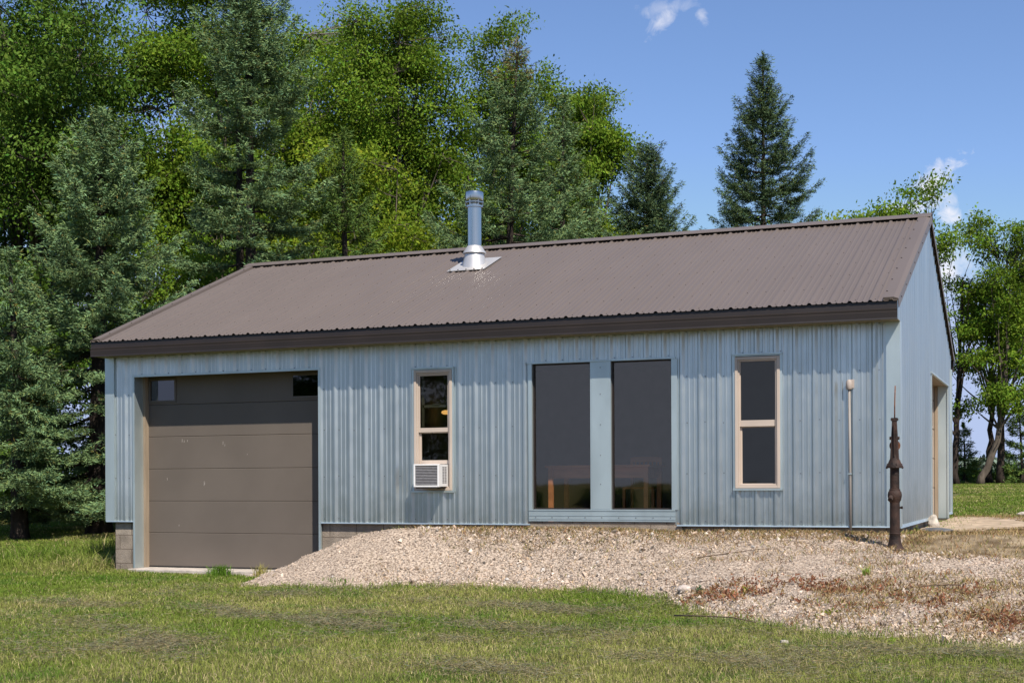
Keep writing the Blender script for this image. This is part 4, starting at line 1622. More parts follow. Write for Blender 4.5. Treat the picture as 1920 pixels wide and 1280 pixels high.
# ------------------------------------------------------------------ leafy trees
broadleaf('huge dark leafy tree filling the top left corner', (-23.5, 12.24), [(0, 0, 0), (0.3, 0, 4), (0.8, 0, 8), (1.0, 0.2, 12)],
          [(0.2, -0.5, 7.2, 3.4, 2.6, 4.6, 3), (1.8, -1.2, 10.5, 2.6, 2.2, 3.6, 2), (-0.5, 0, 12.0, 2.8, 2.2, 2.6, 1.4), (-0.5, 0, 4.0, 2.6, 2.0, 2.2, 1)], 1100, 31, mat=MAT_LEAFD, leaf=0.15, per=52, trunk_r=0.3, spread=0.38, nlimb=26)
broadleaf('leafy tree with a leaning trunk behind the left spruce', (-20.2, 15.7), [(0, 0, 0), (0.2, 0, 4), (0.7, 0, 8), (0.9, 0.1, 12.5)],
          [(-0.3, -0.4, 8.6, 2.1, 2.0, 4.0, 3), (-0.2, 0, 4.0, 2.2, 1.8, 2.6, 1.6), (-0.9, -0.4, 12.5, 2.3, 2.0, 2.6, 1.8)], 900, 32, mat=MAT_LEAF, leaf=0.145, per=50, trunk_r=0.2, spread=0.36, nlimb=20)
broadleaf('dark leafy tree deep in the wood at the far left', (-27.0, 17.0), [(0, 0, 0), (0, 0, 5), (0.2, 0, 11)],
          [(0, 0, 7.5, 4.2, 3, 5.0, 3), (0, 0, 2.5, 4.0, 2, 2.4, 1.2)], 520, 33, mat=MAT_LEAFD, leaf=0.19, per=50, trunk_r=0.28, spread=0.45)
broadleaf('leafy tree standing deep behind the leaning trunk', (-22.5, 22.0), [(0, 0, 0), (0, 0, 5), (0.2, 0, 11)],
          [(0, 0, 8.2, 3.8, 2.4, 7.2, 3), (0, 0, 2.5, 3.6, 2, 2.2, 1)], 760, 34, mat=MAT_LEAFD, leaf=0.18, per=50, trunk_r=0.22, spread=0.42)
broadleaf('pale-trunked leafy tree behind the tall spruce', (-18.3, 20.9), [(0, 0, 0), (0.1, 0, 5), (0.0, 0, 9), (0.2, 0, 14)],
          [(-0.2, 0, 12.0, 2.1, 1.8, 4.0, 2.6), (0, 0, 6.5, 2.2, 1.6, 3.0, 1.6), (-1.2, 0, 9, 1.6, 1.4, 3.5, 1)], 560, 35, mat=MAT_LEAF, leaf=0.15, per=40, zmin=3.4, trunk_r=0.16, spread=0.36,
          bark=M('pale_bark', (0.19, 0.16, 0.13), rough=0.9, var=0.3, vscale=6))
broadleaf('tall upright leafy tree with a dark forked trunk above the chimney', (-16.4, 19.6), [(0, 0, 0), (-0.2, 0, 6), (0.1, 0, 9), (0.9, 0.3, 14.6)],
          [(0.5, 0, 12.2, 1.25, 1.25, 2.8, 2.2), (0.1, 0, 8.2, 1.7, 1.4, 2.4, 1.3), (1.0, 0.3, 10.3, 1.2, 1.0, 1.9, 1), (-0.2, 0, 5, 2.0, 1.3, 1.6, 0.7)], 560, 36, mat=MAT_LEAF, leaf=0.14, per=44, zmin=3.4, trunk_r=0.19, spread=0.32, nlimb=18)
broadleaf('leafy tree with a pointed top behind the brown-topped spruce', (-14.9, 22.3), [(0, 0, 0), (-0.2, -0.1, 6), (0.4, 0.1, 10), (1.0, 0.3, 14.2)],
          [(0.9, 0.3, 12.0, 1.0, 1.0, 2.4, 1.6), (0.7, 0.2, 10.0, 1.7, 1.3, 2.2, 1.6), (1.9, 0.6, 9.8, 1.3, 1.2, 2.0, 1), (0.3, 0, 6.6, 1.8, 1.4, 2.2, 1)], 600, 37, mat=MAT_LEAF, leaf=0.14, per=44, zmin=3.6, trunk_r=0.18, spread=0.32, nlimb=18)
broadleaf('leafy tree with a bough jutting right beyond the slender blue spruce', (-12.6, 25.2), [(0, 0, 0), (0, 0, 6), (0.1, 0, 10), (0.2, 0.1, 13)],
          [(0.1, 0, 11.2, 1.2, 1.2, 2.2, 1.6), (0.6, 0.15, 11.4, 0.8, 0.8, 1.6, 1.0), (0.1, 0, 8.6, 1.0, 1.2, 2.8, 2.0), (0.7, 0.3, 10.6, 0.6, 0.4, 0.4, 0.4), (0.0, 0, 5.5, 1.2, 1.2, 1.8, 0.8)], 520, 38, mat=MAT_LEAF, leaf=0.15, per=44, zmin=3.8, trunk_r=0.18, spread=0.30, nlimb=18)
broadleaf('tall leafy tree filling the gap right of the tall spruce', (-21.0, 25.8), [(0, 0, 0), (0, 0, 6), (0.2, 0, 14)],
          [(0, 0, 12.5, 2.4, 2.0, 4.6, 2.4), (0.4, 0, 7.0, 2.6, 2.0, 3.0, 1.2)], 560, 44, mat=MAT_LEAF, leaf=0.16, per=44, zmin=3.4, trunk_r=0.2, spread=0.38)
broadleaf('leafy tree deep in the wood between the left spruce and the tall spruce', (-24.0, 26.5), [(0, 0, 0), (0, 0, 6), (0.2, 0, 12)],
          [(0, 0, 9.5, 3.2, 2.0, 6.0, 2.4), (0, 0, 4.0, 3.4, 2.0, 3.0, 1.4)], 620, 45, mat=MAT_LEAFD, leaf=0.18, per=46, trunk_r=0.2, spread=0.42)
broadleaf('dark leafy tree at the outer left edge of the wood', (-28.0, 9.5), [(0, 0, 0), (0, 0, 5), (0.2, 0, 11)],
          [(0, 0, 7.0, 3.4, 2.6, 5.0, 3), (0, 0, 2.4, 3.2, 2, 2.2, 1.4)], 560, 46, mat=MAT_LEAFD, leaf=0.17, per=46, trunk_r=0.24, spread=0.40)
broadleaf('small leafy understory tree between the left spruce and the tall spruce', (-18.9, 12.7), [(0, 0, 0), (0.1, 0, 3), (0.2, 0, 5.6)],
          [(0.1, 0, 4.9, 1.5, 1.1, 1.9, 1.5), (0, 0, 2.6, 1.5, 1.1, 1.6, 1)], 260, 47, mat=MAT_LEAF, leaf=0.14, per=40, trunk_r=0.09, spread=0.34)
broadleaf('yellow-green sapling behind the low dark spruce', (-10.0, 22.8), [(0, 0, 0), (0, 0, 4), (0.1, 0, 9)],
          [(-0.1, 0, 7.0, 0.5, 0.6, 2.0, 1.5), (0, 0, 4.4, 0.8, 0.8, 2.0, 1)], 170, 39, mat=MAT_LEAFY, leaf=0.15, per=46, zmin=3.6, trunk_r=0.09, spread=0.32)
broadleaf('yellow-green understory tree left of the chimney', (-14.9, 15.6), [(0, 0, 0), (0.3, 0, 4), (0.6, 0, 8)],
          [(0.3, 0, 6.2, 1.6, 1.3, 2.0, 1.5), (-0.6, 0, 7.8, 1.2, 1.0, 1.4, 0.8), (1.4, 0.4, 5.4, 1.2, 1.0, 1.4, 0.8)], 300, 40, mat=MAT_LEAFY, leaf=0.14, per=40, zmin=3.2, trunk_r=0.10, spread=0.34)
broadleaf('yellow-green understory tree behind the tall spruce trunk', (-16.9, 14.2), [(0, 0, 0), (0.1, 0, 3), (0.2, 0, 6)],
          [(0.2, 0, 4.8, 1.8, 1.3, 2.4, 1.5), (-0.6, 0, 2.6, 1.6, 1.2, 1.6, 0.8)], 260, 41, mat=MAT_LEAFY, leaf=0.14, per=36, trunk_r=0.10, spread=0.34)
broadleaf('green leafy tree far behind the chimney', (-19.6, 28.5), [(0, 0, 0), (0, 0, 6), (0.2, 0, 13)],
          [(0, 0, 9.0, 3.0, 2.4, 4.4, 2), (2.8, 1.0, 8.2, 2.8, 2.0, 3.6, 1.6)], 520, 42, mat=MAT_LEAF, leaf=0.18, per=44, zmin=3.6, trunk_r=0.2, spread=0.42)
broadleaf('green leafy tree far behind the brown-topped spruce', (-15.0, 30.0), [(0, 0, 0), (0, 0, 6), (0.2, 0, 11)],
          [(0, 0, 7.4, 3.0, 2.0, 3.6, 2), (1.6, 0.6, 5.8, 2.2, 1.6, 2.4, 1.2)], 380, 43, mat=MAT_LEAF, leaf=0.18, per=44, zmin=3.6, trunk_r=0.2, spread=0.42)
# beyond the roof ridge and across the right lawn
GR = 'trees across the right lawn'
broadleaf('small leafy tree top showing left of the lone spruce', (-9.2, 38.0), [(0, 0, 0), (0, 0, 5), (0.1, 0, 9.8)],
          [(0, 0, 9.0, 1.5, 1.2, 1.2, 1), (0.4, 0, 7, 1.6, 1.3, 1.6, 1)], 120, 51, airy=0.75, mat=MAT_LEAFY, leaf=0.2, per=34, zmin=5.0, trunk_r=0.12, spread=0.36, group=GR)
broadleaf('small leafy tree top showing right of the lone spruce', (-6.5, 40.0), [(0, 0, 0), (0, 0, 5), (0.1, 0, 11.4)],
          [(0, 0, 10.2, 1.2, 1.0, 1.2, 1), (0.2, 0, 8, 1.5, 1.3, 1.8, 1)], 110, 52, airy=0.75, mat=MAT_LEAFY, leaf=0.2, per=36, zmin=5.0, trunk_r=0.12, spread=0.34, group=GR)
broadleaf('leafy tree crown behind the right end of the roof ridge', (-4.4, 40.5), [(0, 0, 0), (0, 0, 6), (0.1, 0, 11.2)],
          [(0.6, 0.2, 10.3, 1.35, 1.2, 1.5, 1.5), (-0.5, -0.2, 10.4, 1.2, 1.0, 1.1, 0.9), (0.9, 0.3, 8.2, 1.0, 1.1, 1.6, 0.9)], 190, 53, airy=0.75, mat=MAT_LEAF, leaf=0.2, per=36, zmin=4.0, trunk_r=0.15, spread=0.34, group=GR)
broadleaf('straight dark-trunked leafy tree just right of the shed gable', (-2.55, 44.4), [(0, 0, 0), (0.15, 0, 5), (0.35, 0.1, 10)],
          [(0.7, 0.2, 7.8, 0.9, 1.2, 2.8, 1.6), (0.3, 0, 4.2, 1.0, 1.2, 1.7, 0.9), (1.0, 0.4, 10.2, 0.7, 1.0, 1.5, 0.8)], 230, 54, airy=0.42, mat=MAT_LEAF, leaf=0.19, per=40, trunk_r=0.14, spread=0.26, group=GR, bark=MAT_BARK)
broadleaf('leafy tree with a leaning curved trunk across the right lawn', (-1.55, 43.6), [(0, 0, 0), (0.55, 0.2, 1.5), (0.85, 0.3, 3.5), (1.25, 0.4, 7), (1.4, 0.5, 10.5)],
          [(1.3, 0.4, 8.4, 1.1, 1.3, 3.0, 1.6), (0.7, 0.2, 4.6, 1.4, 1.3, 1.6, 1)], 270, 55, airy=0.42, mat=MAT_LEAF, leaf=0.19, per=40, trunk_r=0.15, spread=0.26, group=GR)
broadleaf('leafy tree with a straight trunk at the right edge of the lawn', (-0.80, 45.1), [(0, 0, 0), (0.05, 0, 4), (0.3, 0.1, 11)],
          [(0.8, 0.3, 9.0, 1.3, 1.4, 3.1, 1.6), (0.9, 0.3, 5.2, 1.5, 1.4, 1.7, 1)], 290, 56, airy=0.42, mat=MAT_LEAF, leaf=0.19, per=42, trunk_r=0.16, spread=0.26, group=GR, bark=MAT_BARK)
broadleaf('leafy tree partly outside the right edge of the photo', (0.9, 46.0), [(0, 0, 0), (0.05, 0, 4), (0.3, 0.1, 11)],
          [(0.3, 0.1, 8.2, 1.6, 1.4, 3.0, 1.6), (0.3, 0, 4.2, 1.6, 1.4, 1.9, 1)], 280, 57, airy=0.45, mat=MAT_LEAF, leaf=0.19, per=42, trunk_r=0.15, spread=0.26, group=GR)
broadleaf('thin dark-trunked tree behind the leaning trunk', (-1.35, 46.6), [(0, 0, 0), (0.1, 0, 4), (0.2, 0.1, 9)],
          [(0.2, 0, 6.6, 1.4, 1.2, 2.4, 1)], 150, 58, airy=0.4, mat=MAT_LEAFD, leaf=0.19, per=38, trunk_r=0.13, spread=0.26, group=GR, bark=MAT_BARK)
for k, (x, y, r_) in enumerate([(-3.4, 48.0, 0.9), (-2.2, 48.6, 0.8), (-1.0, 48.2, 0.9), (0.3, 48.6, 1.0), (1.6, 48.9, 1.0)]):
    broadleaf(['dark low shrub hard against the shed corner under the far trees', 'low shrub behind the first far trunk', 'low shrub behind the leaning trunk foot',
               'low shrub at the foot of the young dark spruce', 'low shrub at the right edge under the far trees'][k], (x, y), [(0, 0, 0), (0, 0, 0.5)],
              [(0, 0, 0.30, r_, 0.4, 0.30, 1)], 30, 60 + k, mat=MAT_LEAFD, leaf=0.17, per=44, trunk_r=0.03, spread=0.2, group='low shrubs under the far trees', name='shrub', cat='shrub', nlimb=4)
# dark undergrowth at the foot of the wood, left of the shed
for k, (x, y, h_, r_) in enumerate([(-19.6, 10.4, 1.2, 1.0), (-21.6, 9.6, 1.5, 1.2), (-18.2, 12.4, 1.6, 1.1), (-23.0, 11.2, 1.4, 1.3), (-17.2, 13.6, 1.4, 1.0), (-20.4, 13.0, 1.8, 1.3), (-19.2, 16.5, 3.0, 1.8), (-22.4, 16.0, 3.2, 2.0), (-17.2, 18.5, 3.0, 1.7)]):
    broadleaf(['leafy shrub in the shade between the two left trunks', 'dark shrub in the shade left of the left trunk', 'shrub in the shade behind the log pile',
               'dark shrub deep in the shade at the left edge', 'shrub hard against the left rear corner of the shed', 'tall dark shrub deepest in the wood at left',
               'very tall dark shrub behind the log pile', 'very tall dark shrub at the back of the wood', 'very tall dark shrub behind the shed corner'][k],
              (x, y), [(0, 0, 0), (0, 0, h_ * 0.8)], [(0, 0, h_ * 0.6, r_, r_ * 0.8, h_ * 0.55, 1)], 90, 70 + k, mat=MAT_LEAFD, leaf=0.13, per=40, trunk_r=0.04, spread=0.24,
              group='shrubs in the shade of the wood', name='shrub', cat='shrub', nlimb=6)
# trees behind the camera, seen only as reflections in the panes
broadleaf('broad leafy tree across the lawn behind the camera', (-25.4, -34.0), [(0, 0, 0), (0, 0, 4), (0.2, 0, 9)],
          [(0, 0, 7.0, 4.9, 3.0, 4.8, 2), (0.6, 0, 3.2, 4.2, 2.6, 2.6, 1)], 700, 81, mat=MAT_LEAFD, leaf=0.22, per=46, trunk_r=0.25, spread=0.42, group='trees across the front lawn')
for k, (x, y, h_) in enumerate([(-36, -70, 1.3), (-21.5, -42, 0.85), (-18.8, -44, 0.75), (-16.4, -41, 0.85), (-14.2, -44, 0.7), (-12.2, -41, 0.9)]):
    broadleaf('low dark bush ' + ['on the far left', 'left of the middle', 'in the middle', 'right of the middle', 'low on the right', 'on the far right'][k] + ' of the field behind the camera',
              (x, y), [(0, 0, 0), (0, 0, h_ * 0.7)], [(0, 0, h_ * 0.55, h_ * 2.0, h_ * 1.0, h_ * 0.4, 1)], 130, 82 + k, mat=MAT_LEAFD, leaf=0.2, per=60, trunk_r=0.1, spread=0.16, group='bushes across the front field', name='bush', cat='bush')

# far tree line beyond the field
rs = np.random.RandomState(90)
n = 16000
px_ = rs.uniform(-170, 60, n)
hh = 3.5 + 5.5 * vnoise(px_, px_ * 0, 0.05, 3, 4)
py_ = 400 + rs.uniform(-6, 6, n)
pzz = terrain(px_, py_) + hh * rs.rand(n) ** 0.7
P = np.stack([px_, py_, pzz], 1)
D = norm(rs.randn(n, 3))
L = rs.uniform(0.8, 1.9, n)
Vv, q_, k = diamonds(P, D, L, L * 0.4, rs, 1)
tl_ = mesh_np('distant_woods', Vv, [q_], M('far_leaves', (0.10, 0.14, 0.10), rough=0.8, tint=True), tint=np.repeat(0.7 + 0.6 * rs.rand(n, 1) * np.ones((1, 3)), k, axis=0))
tag(tl_, 'hazy line of far woods beyond the bare field', 'woods', kind='stuff')

# logs by the wood
MAT_LOG = M('split_log', (0.30, 0.12, 0.055), rough=0.85, var=0.35, vscale=8, stretch=(1, 1, 1))
for k, (x, y, dz, az, L_) in enumerate([(-18.9, 8.9, 0.10, 0.1, 0.8), (-18.6, 8.7, 0.10, 0.25, 0.9), (-18.2, 9.0, 0.10, -0.2, 0.8), (-18.45, 8.85, 0.28, 0.9, 0.7), (-18.0, 8.9, 0.30, 0.2, 0.9), (-17.75, 9.1, 0.12, 0.0, 0.8), (-17.7, 9.0, 0.36, 1.1, 0.8)]):
    t = MB()
    z = tz(x, y) + dz
    u_ = np.array([math.cos(az), math.sin(az), 0.15 if dz > 0.2 else 0.0]) * L_ / 2
    t.tube([np.array([x, y, z]) - u_, np.array([x, y, z]) + u_], 0.10, 9)
    o = t.build('log', MAT_LOG, None, origin=(x, y, z))
    tag(o, ['leftmost reddish log of the pile by the left trunk', 'second reddish log from the left in the pile', 'middle bottom log of the pile behind the left trunk', 'slanting log lying across the left of the pile',
            'upper log on the right of the pile', 'rightmost bottom log beside the shed corner', 'tilted top log beside the shed corner'][k], 'log', 'reddish logs piled beside the wood')

# ------------------------------------------------------------------ grass, straw and stones


def in_view(X, Y, margin=2.5):
    dx, dy = X - CAM[0], Y - CAM[1]
    dpt = dx * F_[0] + dy * F_[1]
    lat = dx * R_[0] + dy * R_[1]
    return (dpt > 6.0) & (np.abs(lat) < dpt * 0.375 + margin), dpt


def in_shed(X, Y, m=0.0):
    return (X > SX0 + 0.08 - m) & (X < -0.03 + m) & (Y > 0.02 - m) & (Y < SY1 + m)


def blades(P, H, W, lean, rs, curve=0.5):
    """bent blades of two quads-worth: 5 verts"""
    n = len(P)
    az = rs.rand(n) * 2 * np.pi
    wd = np.stack([np.cos(az), np.sin(az), np.zeros(n)], 1)
    la = rs.rand(n) * 2 * np.pi
    ld = np.stack([np.cos(la), np.sin(la), np.zeros(n)], 1)
    up = np.array([0, 0, 1.0])
    m_ = P + up * (0.55 * H)[:, None] + ld * (lean * H * 0.35)[:, None]
    tip = P + up * (H * (1 - 0.35 * lean))[:, None] + ld * (lean * H * (0.6 + curve))[:, None]
    w2 = wd * (W / 2)[:, None]
    Vv = np.stack([P - w2, P + w2, m_ + w2 * 0.8, m_ - w2 * 0.8, tip], 1).reshape(-1, 3)
    b = np.arange(n)[:, None] * 5
    q_ = b + np.array([[0, 1, 2, 3]])
    t_ = b + np.array([[3, 2, 4]])
    return Vv, q_, t_


def scatter(n, x0, x1, y0, y1, rs):
    return rs.uniform(x0, x1, n), rs.uniform(y0, y1, n)


rs = np.random.RandomState(101)
MAT_GRASS = M('grass_blades', (1.0, 1.0, 1.0), rough=0.7, var=0.0, tint=True, spec=0.08, trans=0.25)


def grass_colors(X, Y, rs):
    n = len(X)
    a = vnoise(X, Y, 0.55, 3, 21)
    b = vnoise(X, Y, 2.4, 3, 22)
    g1 = np.array([0.150, 0.215, 0.030])
    g2 = np.array([0.265, 0.280, 0.070])
    g3 = np.array([0.085, 0.170, 0.022])
    st_ = np.array([0.46, 0.38, 0.19])
    w = sstep(0.35, 0.68, a + 0.25 * (rs.rand(n) - 0.5))[:, None]
    c = g1 * (1 - w) + g2 * w
    k_ = sstep(0.52, 0.72, b)[:, None]
    c = c * (1 - 0.75 * k_) + g3 * 0.75 * k_
    dry = rs.rand(n) < (0.08 + 0.20 * sstep(0.45, 0.7, a))
    c[dry] = st_ * (0.6 + 0.6 * rs.rand(dry.sum(), 1))
    return c * (0.62 + 0.72 * rs.rand(n, 1))


XX, YY = [], []
x, y = scatter(620000, -13.5, 6.5, -10.5, 1.0, rs)
ok, dpt = in_view(x, y)
g_ = gravel_mask(x, y)
ok &= (g_ < 0.05 * rs.randn(len(x)) - 0.02) & ~in_shed(x, y) & (dry_mask(x, y) < 0.1)
dn = np.clip((11.0 / dpt) ** 0.5, 0.5, 1.2)
ok &= rs.rand(len(x)) < dn
ok &= ~((x > GX0) & (x < GX1) & (y > -0.24))
XX.append(x[ok])
YY.append(y[ok])
x, y = scatter(90000, -23, -11.0, 0.0, 9.0, rs)
ok, dpt = in_view(x, y)
ok &= ~in_shed(x, y, 0.05)
XX.append(x[ok])
YY.append(y[ok])
x, y = scatter(150000, -1.0, 12, 1.0, 26, rs)
ok, dpt = in_view(x, y)
ok &= ~in_shed(x, y, 0.05) & (dry_mask(x, y) < 0.15 + 0.3 * rs.randn(len(x)))
XX.append(x[ok])
YY.append(y[ok])
x, y = scatter(70000, -6.0, 12, 26, 48, rs)
ok, dpt = in_view(x, y)
XX.append(x[ok])
YY.append(y[ok])
X = np.concatenate(XX)
Y = np.concatenate(YY)
_, dpt = in_view(X, Y)
hmod = 0.50 + 1.1 * vnoise(X, Y, 1.9, 3, 23)
H = rs.uniform(0.028, 0.062, len(X)) * hmod
tallc = sstep(-10.9, -11.4, X) * sstep(-1.4, 0.0, Y) * sstep(5.5, 2.0, Y) * sstep(-15.5, -13.0, X)
H = H * (1 + 5.5 * tallc * rs.rand(len(X)))
gm_ = gravel_mask(X, Y)
H = H * (1 + 1.3 * sstep(-0.30, -0.05, gm_) * (X > -8) * rs.rand(len(X)))
W = rs.uniform(0.0035, 0.006, len(X)) * np.clip(dpt / 10.5, 0.9, 4.5)
P = np.stack([X, Y, terrain(X, Y) - 0.004], 1)
Vv, q_, t_ = blades(P, H, W, rs.uniform(0.2, 1.1, len(X)), rs)
col = grass_colors(X, Y, rs)
grass = mesh_np('grass', Vv, [q_, t_], MAT_GRASS, tint=np.repeat(col, 5, axis=0))
tag(grass, 'mown green lawn grass with straw tones', 'grass', kind='stuff')

# mown clippings lying in faint rows
ROWS = [[(-9.6, -4.75), (-6.7, -4.8), (-5.0, -5.6), (-3.6, -6.06)], [(-4.9, -4.75), (-3.6, -5.3), (-2.3, -5.65), (-1.27, -6.4)],
        [(-2.9, -5.95), (-1.8, -6.6), (-0.6, -7.0), (0.3, -7.55)], [(-5.6, -8.3), (-4.8, -7.7), (-4.4, -7.2)], [(-0.3, -6.5), (0.9, -6.9), (2.0, -7.1)],
        [(-4.6, -3.2), (-3.2, -3.5), (-2.2, -3.9)], [(-3.5, -7.4), (-2.2, -7.8), (-1.2, -8.2)], [(-7.5, -3.3), (-6.0, -3.4)], [(0.2, -5.9), (1.6, -6.1)], [(-6.4, -6.4), (-5.2, -6.9), (-3.9, -8.2)]]
PX_, PY_ = [], []
for row in ROWS:
    row = np.array(row)
    s_ = np.linspace(0, 1, len(row))
    n = int(3000 * np.linalg.norm(np.diff(row, axis=0), axis=1).sum())
    u = rs.rand(n)
    cx_ = np.interp(u, s_, row[:, 0])
    cy_ = np.interp(u, s_, row[:, 1])
    wob = vnoise(cx_, cy_, 1.2, 2, 31)
    keep = rs.rand(n) < sstep(0.30, 0.70, vnoise(cx_, cy_, 1.7, 3, 33)) * 0.75 + 0.05
    cx_ = cx_ + rs.randn(n) * 0.14
    cy_ = cy_ + rs.randn(n) * 0.17 + (wob - 0.5) * 0.9
    PX_.append(cx_[keep])
    PY_.append(cy_[keep])
x, y = scatter(130000, -9, 4, -10, -1, rs)
k_ = rs.rand(len(x)) < sstep(0.5, 0.75, vnoise(x, y, 0.9, 3, 35)) * 0.8 + 0.05
PX_.append(x[k_])
PY_.append(y[k_])
X = np.concatenate(PX_)
Y = np.concatenate(PY_)
ok = (gravel_mask(X, Y) < -0.05) & in_view(X, Y, 2.0)[0]
X, Y = X[ok], Y[ok]
n = len(X)
P = np.stack([X, Y, terrain(X, Y) + rs.uniform(0.02, 0.065, n)], 1)
D = norm(np.stack([rs.randn(n), rs.randn(n), 0.3 * rs.randn(n)], 1))
L = rs.uniform(0.025, 0.085, n)
Vv, q_, k = diamonds(P, D, L, rs.uniform(0.0011, 0.0022, n), rs, 1)
c = np.array([0.235, 0.205, 0.12]) * (0.5 + 0.9 * rs.rand(n, 1)) * (1 + 0.1 * rs.randn(n, 1) * np.array([1, 0, -1]))
tag(mesh_np('grass_clippings', Vv, [q_], MAT_GRASS, tint=np.repeat(np.clip(c, 0.01, 1), k, axis=0)), 'grey-brown dried grass clippings lying on the lawn in rows', 'clippings', kind='stuff')

# dry straw grass by the foundation, the pump and the side door
x, y = scatter(150000, -8.0, 7.0, -3.2, 9.0, rs)
ok, dpt = in_view(x, y, 1.5)
dm = dry_mask(x, y)
ok &= ~in_shed(x, y, 0.03) & (dm > 0.0) & (rs.rand(len(x)) < 0.35 + 0.6 * vnoise(x, y, 2.5, 3, 41))
ok &= ~((((x - 0.25) / 1.2) ** 2 + ((y - 4.6) / 2.8) ** 2) < 1)
x, y = x[ok], y[ok]
x2, y2 = scatter(26000, -8.2, 5, -6, 0, rs)
ok = (gravel_mask(x2, y2) > 0) & (rs.rand(len(x2)) < sstep(0.56, 0.74, vnoise(x2, y2, 1.8, 3, 43)))
x3, y3 = scatter(26000, -6.0, 0.4, -1.6, -0.03, rs)
k3 = (rs.rand(len(x3)) < np.where(y3 > -0.5 - 0.3 * vnoise(x3, y3, 1.3, 2, 45), 0.75, 0.10) * (0.3 + 0.9 * vnoise(x3, y3, 2.3, 2, 46)) * sstep(-6.0, -4.8, x3))
x4, y4 = scatter(60000, -2.6, 3.5, -6.0, -1.0, rs)
k4 = (gravel_mask(x4, y4) > 0) & (rs.rand(len(x4)) < sstep(0.42, 0.72, vnoise(x4, y4, 1.3, 4, 47)) * (0.25 + 0.5 * sstep(-1.5, -3.5, y4)))
x = np.concatenate([x, x2[ok], x3[k3], x4[k4]])
y = np.concatenate([y, y2[ok], y3[k3], y4[k4]])
n = len(x)
P = np.stack([x, y, np.where(gravel_mask(x, y) > -0.1, gravel_z(x, y), terrain(x, y)) + 0.004], 1)
Vv, q_, t_ = blades(P, rs.uniform(0.02, 0.085, n), rs.uniform(0.003, 0.006, n) * 1.5, rs.uniform(0.6, 2.0, n), rs)
c = np.array([0.42, 0.30, 0.15]) * (0.5 + 0.8 * rs.rand(n, 1))
gr = rs.rand(n) < 0.20
c[gr] = np.array([0.17, 0.18, 0.04]) * (0.6 + 0.8 * rs.rand(gr.sum(), 1))
rd = rs.rand(n) < 0.14
c[rd] = np.array([0.24, 0.11, 0.05]) * (0.6 + 0.8 * rs.rand(rd.sum(), 1))
tag(mesh_np('dry_grass', Vv, [q_, t_], MAT_GRASS, tint=np.repeat(c, 5, axis=0)), 'straw-coloured dry grass along the foundation and round the pump', 'dry grass', kind='stuff')

# reddish low weeds on the lower right of the gravel
cx_ = np.array([-1.35, -0.95, -0.55, -1.2, 1.35, 1.55, -0.1, 0.35, -0.75, 0.9, -1.6])
cy_ = np.array([-2.9, -3.25, -3.3, -3.7, -4.6, -4.9, -3.3, -4.0, -3.75, -3.9, -3.3])
n = 9000
i = rs.randint(0, len(cx_), n)
x = cx_[i] + rs.randn(n) * 0.26
y = cy_[i] + rs.randn(n) * 0.20
ok = (gravel_mask(x, y) > 0) & (vnoise(x, y, 3.5, 3, 51) > 0.47)
x, y = x[ok], y[ok]
n = len(x)
P = np.stack([x, y, gravel_z(x, y) + rs.uniform(0.0, 0.035, n)], 1)
D = norm(rs.randn(n, 3) + np.array([0, 0, 0.5]))
L = rs.uniform(0.02, 0.06, n)
Vv, q_, k = diamonds(P, D, L, L * 0.16, rs, 1)
c = np.array([0.26, 0.11, 0.06]) * (0.5 + 0.9 * rs.rand(n, 1))
gr = rs.rand(n) < 0.3
c[gr] = np.array([0.30, 0.20, 0.09]) * (0.6 + 0.7 * rs.rand(gr.sum(), 1))
tag(mesh_np('red_weeds', Vv, [q_], MAT_GRASS, tint=np.repeat(c, k, axis=0)), 'reddish low weeds spread over the lower gravel', 'weeds', kind='stuff')

# gravel stones
n = 300000
x, y = scatter(n, -9.4, 5.5, -8.0, 0.0, rs)
ok, dpt = in_view(x, y, 1.2)
gm = gravel_mask(x, y)
ok &= (gm > -0.10 + 0.1 * rs.rand(n) - 0.12 * (rs.rand(n) < 0.1)) & (rs.rand(n) < 0.35 + 0.75 * vnoise(x, y, 2.2, 3, 61))
x, y, gm = x[ok], y[ok], gm[ok]
n = len(x)
sz = 0.0042 * np.exp(rs.randn(n) * 0.40) * (1 + 0.7 * sstep(1.2, 0.2, gm) * (x > -6) )
sz = np.clip(sz * (1 + 2.2 * (rs.rand(n) < 0.006) + 1.8 * ((gm < 0.8) & (x > -6.0) & (x < -1.2) & (rs.rand(n) < 0.025))), 0.0035, 0.04)
P = np.stack([x, y, gravel_z(x, y) + sz * 0.35], 1)
oct_ = np.array([[1, 0, 0], [-1, 0, 0], [0, 1, 0], [0, -1, 0], [0, 0, 1], [0, 0, -1]], float)
fo = np.array([[0, 2, 4], [2, 1, 4], [1, 3, 4], [3, 0, 4], [2, 0, 5], [1, 2, 5], [3, 1, 5], [0, 3, 5]])
A = rs.randn(n, 3, 3)
Q, _ = np.linalg.qr(A)
sc = sz[:, None, None] * rs.uniform(0.65, 1.5, (n, 6, 1))
Vv = (np.einsum('ij,njk->nik', oct_, Q) * sc + P[:, None, :]).reshape(-1, 3)
fs = (np.arange(n)[:, None, None] * 6 + fo[None]).reshape(-1, 3)
c = np.array([0.505, 0.405, 0.32]) * np.clip(0.95 + 0.28 * rs.randn(n, 1), 0.25, 1.6) * (1 + 0.05 * rs.randn(n, 1) * np.array([1, 0, -1]))
c[rs.rand(n) < 0.05] *= 0.38
MAT_STONE = M('stones', (1, 1, 1), rough=0.9, var=0.0, tint=True, spec=0.2)
tag(mesh_np('gravel', Vv, [fs], MAT_STONE, tint=np.repeat(np.clip(c, 0.05, 0.85), 6, axis=0)), 'loose pale crushed stone covering the bank', 'gravel', kind='stuff')


